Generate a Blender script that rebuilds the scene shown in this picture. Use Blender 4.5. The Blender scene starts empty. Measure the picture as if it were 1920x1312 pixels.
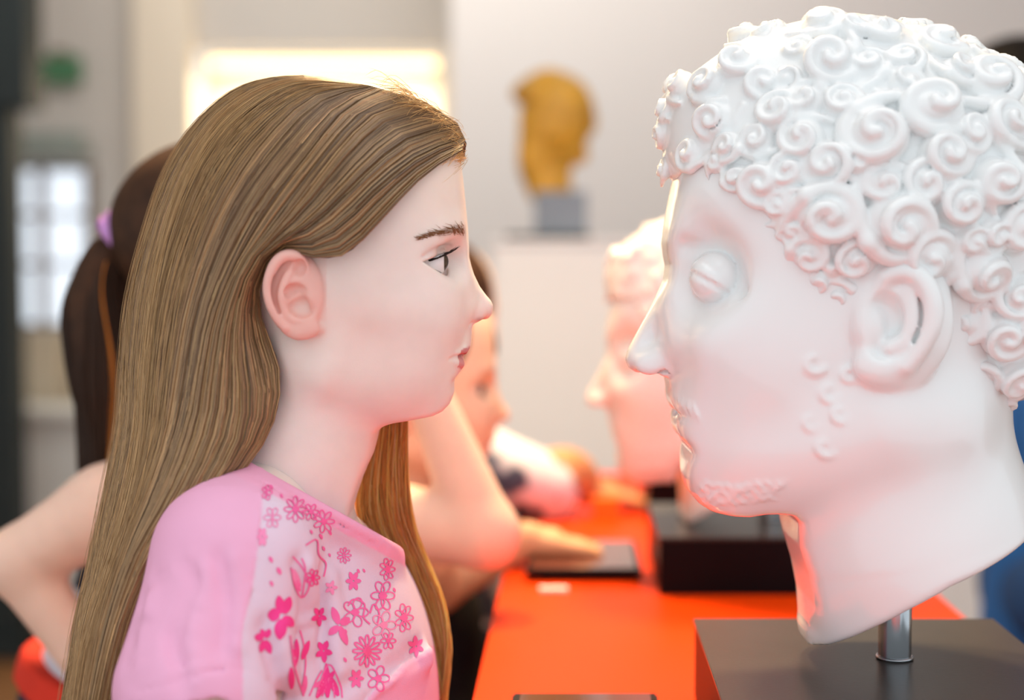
import bpy, bmesh, math, random
import numpy as np
from mathutils import Vector
from mathutils.bvhtree import BVHTree

# ------------------------------------------------------------------ camera, world, lights, exposure
SC = bpy.context.scene
COL = SC.collection
FPX, CAMZ = 2667.0, 1.25
PITCH = math.atan(137.0 / FPX)
cam_d = bpy.data.cameras.new('camera')
cam = bpy.data.objects.new('camera', cam_d)
COL.objects.link(cam)
cam.location = (0, 0, CAMZ)
cam.rotation_euler = (math.pi / 2 - PITCH, 0, 0)
cam_d.sensor_width = 36.0
cam_d.lens = 36.0 * FPX / 1920.0
cam_d.dof.use_dof = True
cam_d.dof.focus_distance = 0.965
cam_d.dof.aperture_fstop = 2.3
cam_d.clip_start = 0.02
SC.camera = cam
SC.view_settings.view_transform = 'Standard'
SC.view_settings.look = 'None'
SC.view_settings.gamma = 1.0
SC.view_settings.use_curve_mapping = False
SC.view_settings.exposure = 0.08

W = bpy.data.worlds.new('world')
SC.world = W
W.use_nodes = True
wb = W.node_tree.nodes['Background']
wb.inputs[0].default_value = (0.90, 0.96, 1.0, 1)
wb.inputs[1].default_value = 1.02


def area(name, loc, target, size, power, color, size_y=None):
    d = bpy.data.lights.new(name, 'AREA')
    d.energy = power
    d.color = color
    d.shape = 'RECTANGLE' if size_y else 'SQUARE'
    d.size = size
    if size_y:
        d.size_y = size_y
    o = bpy.data.objects.new(name, d)
    COL.objects.link(o)
    o.location = loc
    v = Vector(target) - Vector(loc)
    o.rotation_euler = v.to_track_quat('-Z', 'Y').to_euler()
    return o


area('overhead_fill', (0.2, 1.0, 2.95), (0.2, 1.2, 0), 1.6, 16, (0.96, 0.98, 1.0), 2.4)  # added overhead fill light, no fixture behind it
area('warm_ceiling_spot', (0.25, 2.1, 2.5), (-0.06, 1.0, 1.3), 0.22, 34, (1.0, 0.70, 0.34))
area('warm_ceiling_spot', (-0.20, 1.95, 2.35), (-0.13, 1.02, 1.22), 0.22, 34, (1.0, 0.70, 0.36))
area('back_wall_fill', (-0.6, 4.0, 2.9), (-0.6, 5.5, 1.2), 2.4, 20, (1.0, 0.96, 0.9), 0.5)  # added out of view to brighten the left back wall
area('back_wall_fill', (1.2, 3.2, 2.9), (0.9, 4.9, 1.2), 2.4, 5, (0.98, 0.98, 1.0), 0.5)  # added out of view to brighten the right back wall

rng = np.random.default_rng(7)
random.seed(7)
ST, CT = math.sin(PITCH), math.cos(PITCH)


def P(u, v, Y):
    """the point in the plane y=Y that lies along the sight line of pixel (u, v)"""
    cx, cy = (u - 960.0) / FPX, -(v - 656.0) / FPX
    dy = CT + cy * ST
    dz = -ST + cy * CT
    s = Y / dy
    return np.array([cx * s, Y, CAMZ + dz * s])


def PP(pts, Y):
    return np.array([P(p[0], p[1], Y - (p[2] if len(p) > 2 else 0.0)) for p in pts])


def to_px(co):
    x, y, z = co[:, 0], co[:, 1], co[:, 2] - CAMZ
    f = y * CT - z * ST
    up = y * ST + z * CT
    return 960 + FPX * x / f, 656 - FPX * up / f


def lin(c):
    c = np.asarray(c, float) / 255.0
    return np.where(c <= 0.04045, c / 12.92, ((c + 0.055) / 1.055) ** 2.4)


# ------------------------------------------------------------------ object helpers
def link_mesh(name, me, mat=None, parent=None, smooth=True):
    o = bpy.data.objects.new(name, me)
    COL.objects.link(o)
    if mat:
        me.materials.append(mat)
    if smooth and len(me.polygons):
        me.polygons.foreach_set('use_smooth', np.ones(len(me.polygons), bool))
    if parent:
        o.parent = parent
    return o


def npmesh(name, V, Q, origin=(0, 0, 0), colors=None):
    """mesh from numpy vertices and an (n,3|4) face array"""
    V = np.asarray(V, np.float32) - np.asarray(origin, np.float32)
    Q = np.asarray(Q, np.int32)
    me = bpy.data.meshes.new(name)
    n, m = len(V), len(Q)
    k = Q.shape[1]
    me.vertices.add(n)
    me.vertices.foreach_set('co', V.ravel())
    me.loops.add(m * k)
    me.loops.foreach_set('vertex_index', Q.ravel())
    me.polygons.add(m)
    me.polygons.foreach_set('loop_start', np.arange(0, m * k, k, dtype=np.int32))
    me.update(calc_edges=True)
    me.validate()
    if colors is not None:
        a = me.color_attributes.new('Col', 'FLOAT_COLOR', 'POINT')
        c = np.ones((n, 4), np.float32)
        c[:, :3] = colors
        a.data.foreach_set('color', c.ravel())
    return me


def thing(name, label, cat, loc=(0, 0, 0), group=None):
    o = bpy.data.objects.new(name, None)
    COL.objects.link(o)
    o.location = loc
    o.empty_display_size = 0.05
    o['label'] = label
    o['category'] = cat
    if group:
        o['group'] = group
    return o


def tag(o, label=None, cat=None, group=None, kind=None):
    if label: o['label'] = label
    if cat: o['category'] = cat
    if group: o['group'] = group
    if kind: o['kind'] = kind
    return o


def box_obj(name, lo, hi, mat, parent=None, bevel=0.0, rot=0.0, pivot=None):
    bm = bmesh.new()
    bmesh.ops.create_cube(bm, size=1.0)
    lo, hi = Vector(lo), Vector(hi)
    for v in bm.verts:
        v.co = Vector(((v.co.x + .5) * (hi.x - lo.x) + lo.x, (v.co.y + .5) * (hi.y - lo.y) + lo.y,
                       (v.co.z + .5) * (hi.z - lo.z) + lo.z))
    if bevel:
        bmesh.ops.bevel(bm, geom=bm.edges[:], offset=bevel, segments=2, affect='EDGES', profile=0.7)
    if rot:
        pv = Vector(pivot) if pivot else (lo + hi) / 2
        for v in bm.verts:
            d = v.co - pv
            c, s = math.cos(rot), math.sin(rot)
            v.co = pv + Vector((d.x * c - d.y * s, d.x * s + d.y * c, d.z))
    if parent:
        for v in bm.verts:
            v.co -= parent.location
    me = bpy.data.meshes.new(name)
    bm.to_mesh(me)
    bm.free()
    return link_mesh(name, me, mat, parent, smooth=False)


def tube_mesh(name, pts, rad, mat, parent=None, sides=10, color=None):
    """closed round tube along points; one mesh"""
    V, Q = tubes(np.asarray(pts, float)[None], np.asarray(rad, float)[None], sides)
    o = (0, 0, 0) if parent is None else parent.location
    return link_mesh(name, npmesh(name, V, Q, o), mat, parent)


def tubes(C, R, sides=3):
    """C (n,s,3) centre lines, R (n,s) radii -> verts, quads (ends pinched)"""
    n, s, _ = C.shape
    T = np.gradient(C, axis=1)
    T /= np.linalg.norm(T, axis=2, keepdims=True) + 1e-12
    ref = np.zeros_like(T)
    ref[..., 0] = 0.31
    ref[..., 1] = 0.9
    ref[..., 2] = 0.2
    A = np.cross(T, ref)
    A /= np.linalg.norm(A, axis=2, keepdims=True) + 1e-12
    B = np.cross(T, A)
    ang = np.arange(sides) * 2 * math.pi / sides
    V = C[:, :, None, :] + R[:, :, None, None] * (A[:, :, None, :] * np.cos(ang)[None, None, :, None]
                                                  + B[:, :, None, :] * np.sin(ang)[None, None, :, None])
    base = (np.arange(n) * s * sides)[:, None, None]
    i = (np.arange(s - 1) * sides)[None, :, None]
    j = np.arange(sides)[None, None, :]
    j2 = (j + 1) % sides
    q = np.stack([base + i + j, base + i + sides + j, base + i + sides + j2, base + i + j2], -1)
    return V.reshape(-1, 3), q.reshape(-1, 4)


def catmull(pts, n):
    """resample a polyline smoothly to n points, even in arc length"""
    p = np.asarray(pts, float)
    e = np.vstack([2 * p[0] - p[1], p, 2 * p[-1] - p[-2]])
    out = []
    for i in range(1, len(e) - 2):
        t = np.linspace(0, 1, 16, endpoint=False)[:, None]
        a, b, c, d = e[i - 1], e[i], e[i + 1], e[i + 2]
        out.append(0.5 * ((2 * b) + (-a + c) * t + (2 * a - 5 * b + 4 * c - d) * t * t + (-a + 3 * b - 3 * c + d) * t ** 3))
    out.append(e[-2][None])
    q = np.vstack(out)
    L = np.r_[0, np.cumsum(np.linalg.norm(np.diff(q, axis=0), axis=1))]
    x = np.linspace(0, L[-1], n)
    return np.stack([np.interp(x, L, q[:, k]) for k in range(q.shape[1])], 1)


# ------------------------------------------------------------------ implicit solids
class Field:
    def __init__(s, lo, hi, h):
        s.lo = np.array(lo, float)
        s.h = h
        s.n = np.maximum(4, np.ceil((np.array(hi) - s.lo) / h).astype(int) + 1)
        s.ax = [(s.lo[i] + h * np.arange(s.n[i])).astype(np.float32) for i in range(3)]
        s.F = np.full(s.n, 1.0, np.float32)

    def sl(s, lo, hi):
        a = np.clip(np.floor((np.array(lo) - s.lo) / s.h).astype(int), 0, s.n)
        b = np.clip(np.ceil((np.array(hi) - s.lo) / s.h).astype(int) + 1, 0, s.n)
        return tuple(slice(a[i], b[i]) for i in range(3))

    def op(s, lo, hi, fn, k, mode):
        m = 1.7 * k + 3 * s.h
        S = s.sl(np.array(lo) - m, np.array(hi) + m)
        A = s.F[S]
        if A.size == 0:
            return s
        X = s.ax[0][S[0]][:, None, None]
        Y = s.ax[1][S[1]][None, :, None]
        Z = s.ax[2][S[2]][None, None, :]
        B = fn(X, Y, Z).astype(np.float32)
        if mode == '-':
            B = -B
        if mode == '+':
            H = np.maximum(k - np.abs(A - B), 0) / k if k > 0 else 0
            s.F[S] = np.minimum(A, B) - H * H * k * 0.25
        else:
            H = np.maximum(k - np.abs(A - B), 0) / k if k > 0 else 0
            s.F[S] = np.maximum(A, B) + H * H * k * 0.25
        return s

    def ell(s, c, r, k=0.004, mode='+', rot=None):
        c = np.asarray(c, float)
        r = np.asarray(r, float)
        R = np.eye(3) if rot is None else rot   # rows: local axes
        ext = np.sqrt(((R.T * r[None, :]) ** 2).sum(1))

        def fn(X, Y, Z):
            dx, dy, dz = X - c[0], Y - c[1], Z - c[2]
            if rot is None:
                a, b, d = dx, dy, dz
            else:
                a = dx * R[0, 0] + dy * R[0, 1] + dz * R[0, 2]
                b = dx * R[1, 0] + dy * R[1, 1] + dz * R[1, 2]
                d = dx * R[2, 0] + dy * R[2, 1] + dz * R[2, 2]
            k0 = np.sqrt((a / r[0]) ** 2 + (b / r[1]) ** 2 + (d / r[2]) ** 2)
            k1 = np.sqrt((a / r[0] ** 2) ** 2 + (b / r[1] ** 2) ** 2 + (d / r[2] ** 2) ** 2)
            return k0 * (k0 - 1) / np.maximum(k1, 1e-6) - (k0 < 0.02) * r.min() * 0.9
        return s.op(c - ext, c + ext, fn, k, mode)

    def cap(s, a, b, ra, rb=None, k=0.004, mode='+', flat=1.0):
        a = np.asarray(a, float)
        b = np.asarray(b, float)
        rb = ra if rb is None else rb
        m = max(ra, rb)
        d = b - a
        L2 = max(float(d @ d), 1e-12)

        def fn(X, Y, Z):
            t = np.clip(((X - a[0]) * d[0] + (Y - a[1]) * d[1] + (Z - a[2]) * d[2]) / L2, 0, 1)
            q = np.sqrt((X - a[0] - t * d[0]) ** 2 + (Y - a[1] - t * d[1]) ** 2 + (Z - a[2] - t * d[2]) ** 2)
            return q - (ra + (rb - ra) * t)
        return s.op(np.minimum(a, b) - m, np.maximum(a, b) + m, fn, k, mode)

    def chain(s, pts, rad, k=0.003, mode='+', sub=3):
        """one smooth tube through the points"""
        rad = np.broadcast_to(np.asarray(rad, float), (len(pts),))
        q = np.hstack([np.asarray(pts, float), rad[:, None]])
        if sub > 1 and len(q) > 2:
            q = catmull(q, (len(q) - 1) * sub + 1)
        m = q[:, 3].max()

        def fn(X, Y, Z):
            out = None
            for i in range(len(q) - 1):
                a, d, ra, dr = q[i, :3], q[i + 1, :3] - q[i, :3], q[i, 3], q[i + 1, 3] - q[i, 3]
                L2 = max(float(d @ d), 1e-12)
                t = np.clip(((X - a[0]) * d[0] + (Y - a[1]) * d[1] + (Z - a[2]) * d[2]) / L2, 0, 1)
                e = np.sqrt((X - a[0] - t * d[0]) ** 2 + (Y - a[1] - t * d[1]) ** 2 + (Z - a[2] - t * d[2]) ** 2) - (ra + dr * t)
                out = e if out is None else np.minimum(out, e)
            return out
        return s.op(q[:, :3].min(0) - m, q[:, :3].max(0) + m, fn, k, mode)

    def near_w(s, u, v, side, w0=.14, Y0=1.0):
        """lateral distance from the plane y=Y0 at which the sight line of pixel (u,v) meets the solid"""
        w = w0
        while w > 0:
            p = P(u, v, Y0 - side * w)
            i = np.round((p - s.lo) / s.h).astype(int)
            if (i >= 0).all() and (i < s.n).all() and s.F[tuple(i)] < 0:
                break
            w -= s.h * .5
        return max(w, 0.0)

    def full(s, fn, k, mode):
        lo = s.lo
        hi = s.lo + s.h * (s.n - 1)
        return s.op(lo, hi, fn, k, mode)

    def extrude_poly(s, poly_xz, k, mode='&'):
        """combine with the outline poly (x,z) extruded along y"""
        x = s.ax[0][:, None]
        z = s.ax[2][None, :]
        p = np.asarray(poly_xz, float)
        d = np.full((s.n[0], s.n[2]), 1e9)
        inside = np.zeros((s.n[0], s.n[2]), bool)
        for i in range(len(p)):
            a, b = p[i - 1], p[i]
            e = b - a
            t = np.clip(((x - a[0]) * e[0] + (z - a[1]) * e[1]) / (e @ e + 1e-15), 0, 1)
            d = np.minimum(d, (x - a[0] - t * e[0]) ** 2 + (z - a[1] - t * e[1]) ** 2)
            c = (a[1] > z) != (b[1] > z)
            with np.errstate(divide='ignore', invalid='ignore'):
                xi = (b[0] - a[0]) * (z - a[1]) / ((b[1] - a[1]) if b[1] != a[1] else 1e-12) + a[0]
            inside ^= c & (x < xi)
        D = (np.sqrt(d) * np.where(inside, -1, 1)).astype(np.float32)[:, None, :]
        return s.full(lambda X, Y, Z: D + 0 * Y, k, mode)

    def mesh(s):
        F = s.F.copy()
        F[0] = F[-1] = 1; F[:, 0] = 1; F[:, -1] = 1; F[:, :, 0] = 1; F[:, :, -1] = 1
        n = s.n
        g = F < 0
        c = np.zeros(n - 1, np.uint8)
        offs = [(i, j, k) for i in (0, 1) for j in (0, 1) for k in (0, 1)]
        for (i, j, k) in offs:
            c += g[i:n[0] - 1 + i, j:n[1] - 1 + j, k:n[2] - 1 + k]
        act = (c > 0) & (c < 8)
        I = np.argwhere(act)
        idx = np.full(n - 1, -1, np.int32)
        idx[act] = np.arange(len(I))
        vals = np.stack([F[I[:, 0] + i, I[:, 1] + j, I[:, 2] + k] for (i, j, k) in offs], 1)
        acc = np.zeros((len(I), 3))
        cnt = np.zeros(len(I))
        for a in range(8):
            for b in range(a + 1, 8):
                oa, ob = np.array(offs[a]), np.array(offs[b])
                if abs(oa - ob).sum() != 1:
                    continue
                va, vb = vals[:, a], vals[:, b]
                m = (va < 0) != (vb < 0)
                t = np.where(m, va / np.where(m, va - vb, 1), 0)
                # fields can jump where a piece's box ends: keep crossings inside the cell
                acc[m] += oa + (ob - oa) * t[m, None]
                cnt[m] += 1
        V = (I + acc / cnt[:, None]) * s.h + s.lo
        quads = []
        for ax in range(3):
            o1, o2 = [(1, 2), (2, 0), (0, 1)][ax]
            sh = [slice(None)] * 3
            sa = list(sh); sb = list(sh)
            sa[ax] = slice(0, n[ax] - 1); sb[ax] = slice(1, n[ax])
            A, B = g[tuple(sa)], g[tuple(sb)]
            E = np.argwhere(A != B)
            E = E[(E[:, o1] > 0) & (E[:, o2] > 0) & (E[:, o1] < n[o1] - 1) & (E[:, o2] < n[o2] - 1)]
            flip = A[E[:, 0], E[:, 1], E[:, 2]]
            d1 = np.zeros(3, int); d1[o1] = 1
            d2 = np.zeros(3, int); d2[o2] = 1
            g4 = [E - d1 - d2, E - d2, E, E - d1]
            q = np.stack([idx[w[:, 0], w[:, 1], w[:, 2]] for w in g4], 1)
            q[~flip] = q[~flip][:, ::-1]
            quads.append(q)
        Q = np.vstack(quads)
        Q = Q[(Q >= 0).all(1)]
        return V, Q


def relax(V, Q, it=1, lam=0.5):
    for _ in range(it):
        S = np.zeros_like(V)
        c = np.zeros(len(V))
        for k in range(4):
            for m in (1, 3):
                np.add.at(S, Q[:, k], V[Q[:, (k + m) % 4]])
                np.add.at(c, Q[:, k], 1)
        V = V + lam * (S / np.maximum(c, 1)[:, None] - V)
    return V


def smooth01(x, a, b):
    t = np.clip((x - a) / (b - a), 0, 1)
    return t * t * (3 - 2 * t)


def blob(u, v, cu, cv, ru, rv):
    return np.exp(-(((u - cu) / ru) ** 2 + ((v - cv) / rv) ** 2))


# ------------------------------------------------------------------ materials
def new_mat(name):
    m = bpy.data.materials.new(name)
    m.use_nodes = True
    return m, m.node_tree, m.node_tree.nodes['Principled BSDF']


def mat(name, rgb, rough=0.5, metal=0.0, noise=0.0, nscale=20.0, bump=0.0, bscale=200.0, coat=0.0, sss=0.0,
        sss_r=(1, .3, .2), sss_s=0.01, attr=False, emit=None, spec=0.5, ndetail=3):
    m, nt, b = new_mat(name)
    c = tuple(lin(rgb)) + (1,)
    b.inputs['Roughness'].default_value = rough
    b.inputs['Metallic'].default_value = metal
    b.inputs['Coat Weight'].default_value = coat
    b.inputs['Specular IOR Level'].default_value = spec
    if sss:
        b.inputs['Subsurface Weight'].default_value = sss
        b.inputs['Subsurface Radius'].default_value = sss_r
        b.inputs['Subsurface Scale'].default_value = sss_s
    src = None
    if attr:
        a = nt.nodes.new('ShaderNodeAttribute')
        a.attribute_name = 'Col'
        src = a.outputs['Color']
    tc = nt.nodes.new('ShaderNodeTexCoord')
    if noise:
        n = nt.nodes.new('ShaderNodeTexNoise')
        n.inputs['Scale'].default_value = nscale
        n.inputs['Detail'].default_value = ndetail
        nt.links.new(tc.outputs['Object'], n.inputs['Vector'])
        mp = nt.nodes.new('ShaderNodeMapRange')
        mp.inputs['From Min'].default_value = 0.3
        mp.inputs['From Max'].default_value = 0.7
        mp.inputs['To Min'].default_value = 1 - noise
        mp.inputs['To Max'].default_value = 1 + noise
        nt.links.new(n.outputs['Fac'], mp.inputs['Value'])
        mx = nt.nodes.new('ShaderNodeVectorMath')
        mx.operation = 'SCALE'
        if src:
            nt.links.new(src, mx.inputs[0])
        else:
            mx.inputs[0].default_value = c[:3]
        nt.links.new(mp.outputs['Result'], mx.inputs['Scale'])
        src = mx.outputs['Vector']
    if src:
        nt.links.new(src, b.inputs['Base Color'])
    else:
        b.inputs['Base Color'].default_value = c
    if bump:
        n = nt.nodes.new('ShaderNodeTexNoise')
        n.inputs['Scale'].default_value = bscale
        n.inputs['Detail'].default_value = 4
        nt.links.new(tc.outputs['Object'], n.inputs['Vector'])
        bp = nt.nodes.new('ShaderNodeBump')
        bp.inputs['Strength'].default_value = bump
        bp.inputs['Distance'].default_value = 0.001
        nt.links.new(n.outputs['Fac'], bp.inputs['Height'])
        nt.links.new(bp.outputs['Normal'], b.inputs['Normal'])
    if emit:
        b.inputs['Emission Color'].default_value = c
        b.inputs['Emission Strength'].default_value = emit
    return m


M = {}
M['plaster'] = mat('glazed white plaster', (236, 238, 238), 0.22, noise=0.012, nscale=9, coat=0.35, sss=0.12,
                   sss_r=(1, .97, .95), sss_s=0.004)
M['plaster_b'] = mat('rosy white plaster', (240, 229, 226), 0.3, noise=0.02, nscale=7, coat=0.2)
M['skin'] = mat('fair skin', (232, 190, 170), 0.48, attr=True, noise=0.025, nscale=60, bump=0.06, bscale=900, sss=0.25,
                sss_r=(1, .4, .25), sss_s=0.005, spec=0.4)
M['skin_plain'] = mat('skin of the children behind', (232, 184, 158), 0.5, noise=0.03, nscale=25, sss=0.2, sss_s=0.008)
M['skin_tan'] = mat('tanned skin', (196, 136, 92), 0.5, noise=0.05, nscale=25)
M['skin_warm'] = mat('warm skin', (224, 160, 120), 0.5, noise=0.03, nscale=25, attr=True)
M['hair'] = mat('light brown hair', (130, 98, 66), 0.3, attr=True, spec=0.6)
M['lock'] = mat('hair lock painted backlit', (224, 164, 84), 0.34, attr=True, spec=0.6)  # same hair as the rest; its lighter golden base carries the backlight
M['hair_base'] = mat('hair underlayer', (92, 68, 46), 0.5, noise=0.25, nscale=30)
M['dark_hair'] = mat('dark brown hair', (52, 34, 24), 0.45, attr=True, spec=0.3)
M['dark_hair_base'] = mat('dark brown hair underlayer', (62, 38, 22), 0.6, spec=0.2, noise=0.3, nscale=60)
M['black_hair'] = mat('black hair', (10, 8, 8), 0.6, spec=0.1, noise=0.2, nscale=60)
M['shirt'] = mat('pink cotton jersey', (248, 176, 212), 0.85, attr=True, noise=0.015, nscale=40, bump=0.25, bscale=1500, spec=0.2)
M['print'] = mat('pink flocked print', (244, 84, 156), 0.8, attr=True, spec=0.2)
M['eye'] = mat('eye white', (236, 226, 222), 0.25, attr=True, spec=0.35)
M['lash'] = mat('dark eyelashes', (34, 22, 18), 0.5)
M['brow'] = mat('brown eyebrow hair', (150, 98, 56), 0.6)
M['steel'] = mat('polished steel', (186, 192, 198), 0.16, metal=1.0, noise=0.03, nscale=90)
M['plinth_top'] = mat('smooth dark grey stone board', (56, 52, 48), 0.3, noise=0.06, nscale=35, bump=0.05, bscale=300, ndetail=6, spec=0.3)
M['plinth_black'] = mat('black lacquer', (6, 8, 12), 0.4, noise=0.1, nscale=30, spec=0.12)
M['table'] = mat('glossy orange red lacquer', (238, 66, 2), 0.42, noise=0.03, nscale=3, spec=0.1)
M['table_side'] = mat('red lacquer side', (190, 16, 6), 0.35, noise=0.05, nscale=4)
M['white_paint'] = mat('white paint', (238, 240, 242), 0.55, noise=0.01, nscale=4)
M['wall'] = mat('off white wall paint', (226, 221, 216), 0.7, noise=0.015, nscale=1.5)
M['wall_taupe'] = mat('taupe wall paint', (204, 198, 190), 0.7, noise=0.02, nscale=1.5)
M['cream'] = mat('cream paint', (232, 220, 200), 0.7, noise=0.02, nscale=2)
M['floor'] = mat('brown wooden floor', (138, 94, 54), 0.45, noise=0.12, nscale=5)
M['dark'] = mat('dark green black metal', (20, 32, 32), 0.6, noise=0.1, nscale=6)
M['gold'] = mat('ochre gold patina', (216, 160, 48), 0.4, noise=0.28, nscale=16, bump=0.4, bscale=60, ndetail=5)
M['grey_stone'] = mat('blue grey stone', (140, 150, 162), 0.5, noise=0.08, nscale=12)
M['sign_green'] = mat('green sign', (70, 122, 84), 0.5, noise=0.02, nscale=4)
M['glass_glow'] = mat('bright daylight pane', (222, 234, 246), 0.3, emit=0.9)
M['lamp_glow'] = mat('warm glowing diffuser', (255, 226, 176), 0.4, emit=2.2)
M['black_cloth'] = mat('black cloth', (18, 18, 22), 0.9, noise=0.15, nscale=40)
M['navy_cloth'] = mat('navy cloth', (26, 30, 52), 0.9, noise=0.15, nscale=40)
M['red_cloth'] = mat('red cloth', (214, 46, 20), 0.85, noise=0.05, nscale=40)
M['blue_cloth'] = mat('bright blue cloth', (10, 86, 168), 0.8, noise=0.25, nscale=7)
M['navy_blue'] = mat('blue denim', (10, 60, 120), 0.85, noise=0.2, nscale=9)
M['tablet'] = mat('brown glass panel', (92, 44, 34), 0.14, noise=0.04, nscale=10, coat=0.5)
M['pale_grey'] = mat('pale grey paint', (220, 220, 214), 0.6, noise=0.02, nscale=3)
M['paper'] = mat('white card', (236, 228, 226), 0.7, noise=0.01)
M['plain_orange'] = mat('orange block', (255, 128, 20), 0.6, noise=0.02)
M['tie'] = mat('lilac hair tie', (196, 140, 206), 0.45, noise=0.12, nscale=70, bump=0.4, bscale=250)
M['beige'] = mat('beige panel', (200, 186, 162), 0.7, noise=0.03, nscale=3)
M['teal_grey'] = mat('grey green panel', (150, 158, 150), 0.6, noise=0.03, nscale=3)
M['fitting'] = mat('brown fitting', (120, 96, 76), 0.6, noise=0.1, nscale=8)


def see_through(m, amount):
    """hair lets some light through"""
    nt = m.node_tree
    b = nt.nodes['Principled BSDF']
    t = nt.nodes.new('ShaderNodeBsdfTranslucent')
    a = nt.nodes.new('ShaderNodeAttribute')
    a.attribute_name = 'Col'
    nt.links.new(a.outputs['Color'], t.inputs['Color'])
    x = nt.nodes.new('ShaderNodeMixShader')
    x.inputs['Fac'].default_value = amount
    nt.links.new(b.outputs[0], x.inputs[1])
    nt.links.new(t.outputs[0], x.inputs[2])
    nt.links.new(x.outputs[0], nt.nodes['Material Output'].inputs['Surface'])


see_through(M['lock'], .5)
see_through(M['hair'], .05)


def attr_cloth():
    """white cloth with broad navy patches"""
    m, nt, b = new_mat('white cloth with navy pattern')
    tc = nt.nodes.new('ShaderNodeTexCoord')
    n = nt.nodes.new('ShaderNodeTexNoise')
    n.inputs['Scale'].default_value = 22
    n.inputs['Detail'].default_value = 1
    r = nt.nodes.new('ShaderNodeValToRGB')
    r.color_ramp.elements[0].position = 0.40
    r.color_ramp.elements[0].color = tuple(lin((70, 78, 100))) + (1,)
    r.color_ramp.elements[1].position = 0.50
    r.color_ramp.elements[1].color = tuple(lin((222, 220, 232))) + (1,)
    nt.links.new(tc.outputs['Object'], n.inputs['Vector'])
    nt.links.new(n.outputs['Fac'], r.inputs['Fac'])
    nt.links.new(r.outputs['Color'], b.inputs['Base Color'])
    b.inputs['Roughness'].default_value = 0.85
    return m


def stripe_cloth():
    m, nt, b = new_mat('navy and white striped cloth')
    tc = nt.nodes.new('ShaderNodeTexCoord')
    n = nt.nodes.new('ShaderNodeTexWave')
    n.bands_direction = 'Z'
    n.inputs['Scale'].default_value = 5.2
    r = nt.nodes.new('ShaderNodeValToRGB')
    r.color_ramp.interpolation = 'CONSTANT'
    r.color_ramp.elements[0].color = tuple(lin((22, 26, 48))) + (1,)
    r.color_ramp.elements[1].position = 0.55
    r.color_ramp.elements[1].color = tuple(lin((210, 212, 220))) + (1,)
    nt.links.new(tc.outputs['Object'], n.inputs['Vector'])
    nt.links.new(n.outputs['Fac'], r.inputs['Fac'])
    nt.links.new(r.outputs['Color'], b.inputs['Base Color'])
    b.inputs['Roughness'].default_value = 0.85
    return m


M['patterned'] = attr_cloth()
M['striped'] = stripe_cloth()

# ------------------------------------------------------------------ the gallery
def px_box(name, u0, u1, v0, v1, Y, depth, m, parent=None, bevel=0.0):
    a, b = P(u0, v1, Y), P(u1, v0, Y)
    return box_obj(name, (a[0], Y, a[2]), (b[0], Y + depth, b[2]), m, parent, bevel)


def struct(o):
    o['kind'] = 'structure'
    return o


struct(box_obj('floor', (-3.6, -1.0, -0.1), (3.6, 6.2, 0), M['floor']))
struct(box_obj('ceiling', (-3.6, -0.2, 3.1), (3.6, 6.2, 3.2), M['white_paint']))
XC = P(846, 500, 4.9)[0]
# wall with the lit recess in it: built around the recess
RY, ry0, ry1 = 5.5, P(362, 88, 5.5), P(826, 330, 5.5)
wl = box_obj('wall_back_left', (-3.6, RY, 0), (ry0[0], RY + .1, 3.1), M['wall_taupe'])
struct(wl)
struct(box_obj('wall_back_above', (ry0[0], RY, ry0[2]), (XC, RY + .1, 3.1), M['wall_taupe']))
struct(box_obj('wall_back_below', (ry0[0], RY, 0), (XC, RY + .1, ry1[2]), M['cream']))
struct(box_obj('wall_back_jamb', (ry1[0], RY, ry1[2]), (XC, RY + .1, ry0[2]), M['cream']))
struct(box_obj('wall_recess', (ry0[0] - .05, RY + .45, ry1[2] - .05), (ry1[0] + .05, RY + .5, ry0[2] + .05), M['cream']))
struct(box_obj('wall_back_right', (XC, 4.9, 0), (3.6, 5.0, 3.1), M['wall']))
struct(box_obj('wall_corner', (XC, 5.0, 0), (XC + .08, 5.6, 3.1), M['wall']))
struct(box_obj('wall_left', (-3.6, 1.5, 0), (-3.5, 5.6, 3.1), M['wall_taupe']))
struct(box_obj('wall_right', (3.5, 1.5, 0), (3.6, 5.0, 3.1), M['wall']))
struct(px_box('trim_1', 262, 352, -400, 1120, 5.42, 0.08, M['cream']))
struct(box_obj('baseboard_back', (-3.5, RY - .02, 0), (XC, RY, 0.1), M['white_paint']))
# lamp strip above the recess
rl = thing('recess_lamp', 'long warm strip lamp glowing in the wall recess behind the girl', 'lamp',
           (float((ry0[0] + ry1[0]) / 2), RY + .2, float(ry0[2]) - .02))
box_obj('diffuser', (ry0[0] + .03, RY + .16, ry0[2] - .05), (ry1[0] - .03, RY + .28, ry0[2] - .02), M['lamp_glow'], rl)
box_obj('housing', (ry0[0] + .01, RY + .14, ry0[2] - .02), (ry1[0] - .01, RY + .30, ry0[2]), M['white_paint'], rl)
area('recess_strip_light', (float((ry0[0] + ry1[0]) / 2), RY + .22, float(ry0[2]) - .06), (float((ry0[0] + ry1[0]) / 2), RY + .3, 0.5),
     0.85, 16, (1.0, 0.86, 0.62), 0.1)

# dark column at the left edge of the view
cl = thing('column', 'dark green-black column at the left edge of the gallery', 'column', tuple(P(5, 1100, 4.6) * [1, 1, 0]))
a, b = P(-90, 0, 4.6), P(14, 0, 4.6)
box_obj('shaft', (a[0], 4.6, 0.08), (b[0], 4.72, 3.1), M['dark'], cl, 0.01)
box_obj('foot', (a[0] - .03, 4.57, 0), (b[0] + .03, 4.75, 0.08), M['dark'], cl, 0.01)
px_box('upper_casing', -90, 44, -300, 200, 4.58, .16, M['dark'], cl, 0.01)
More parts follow.
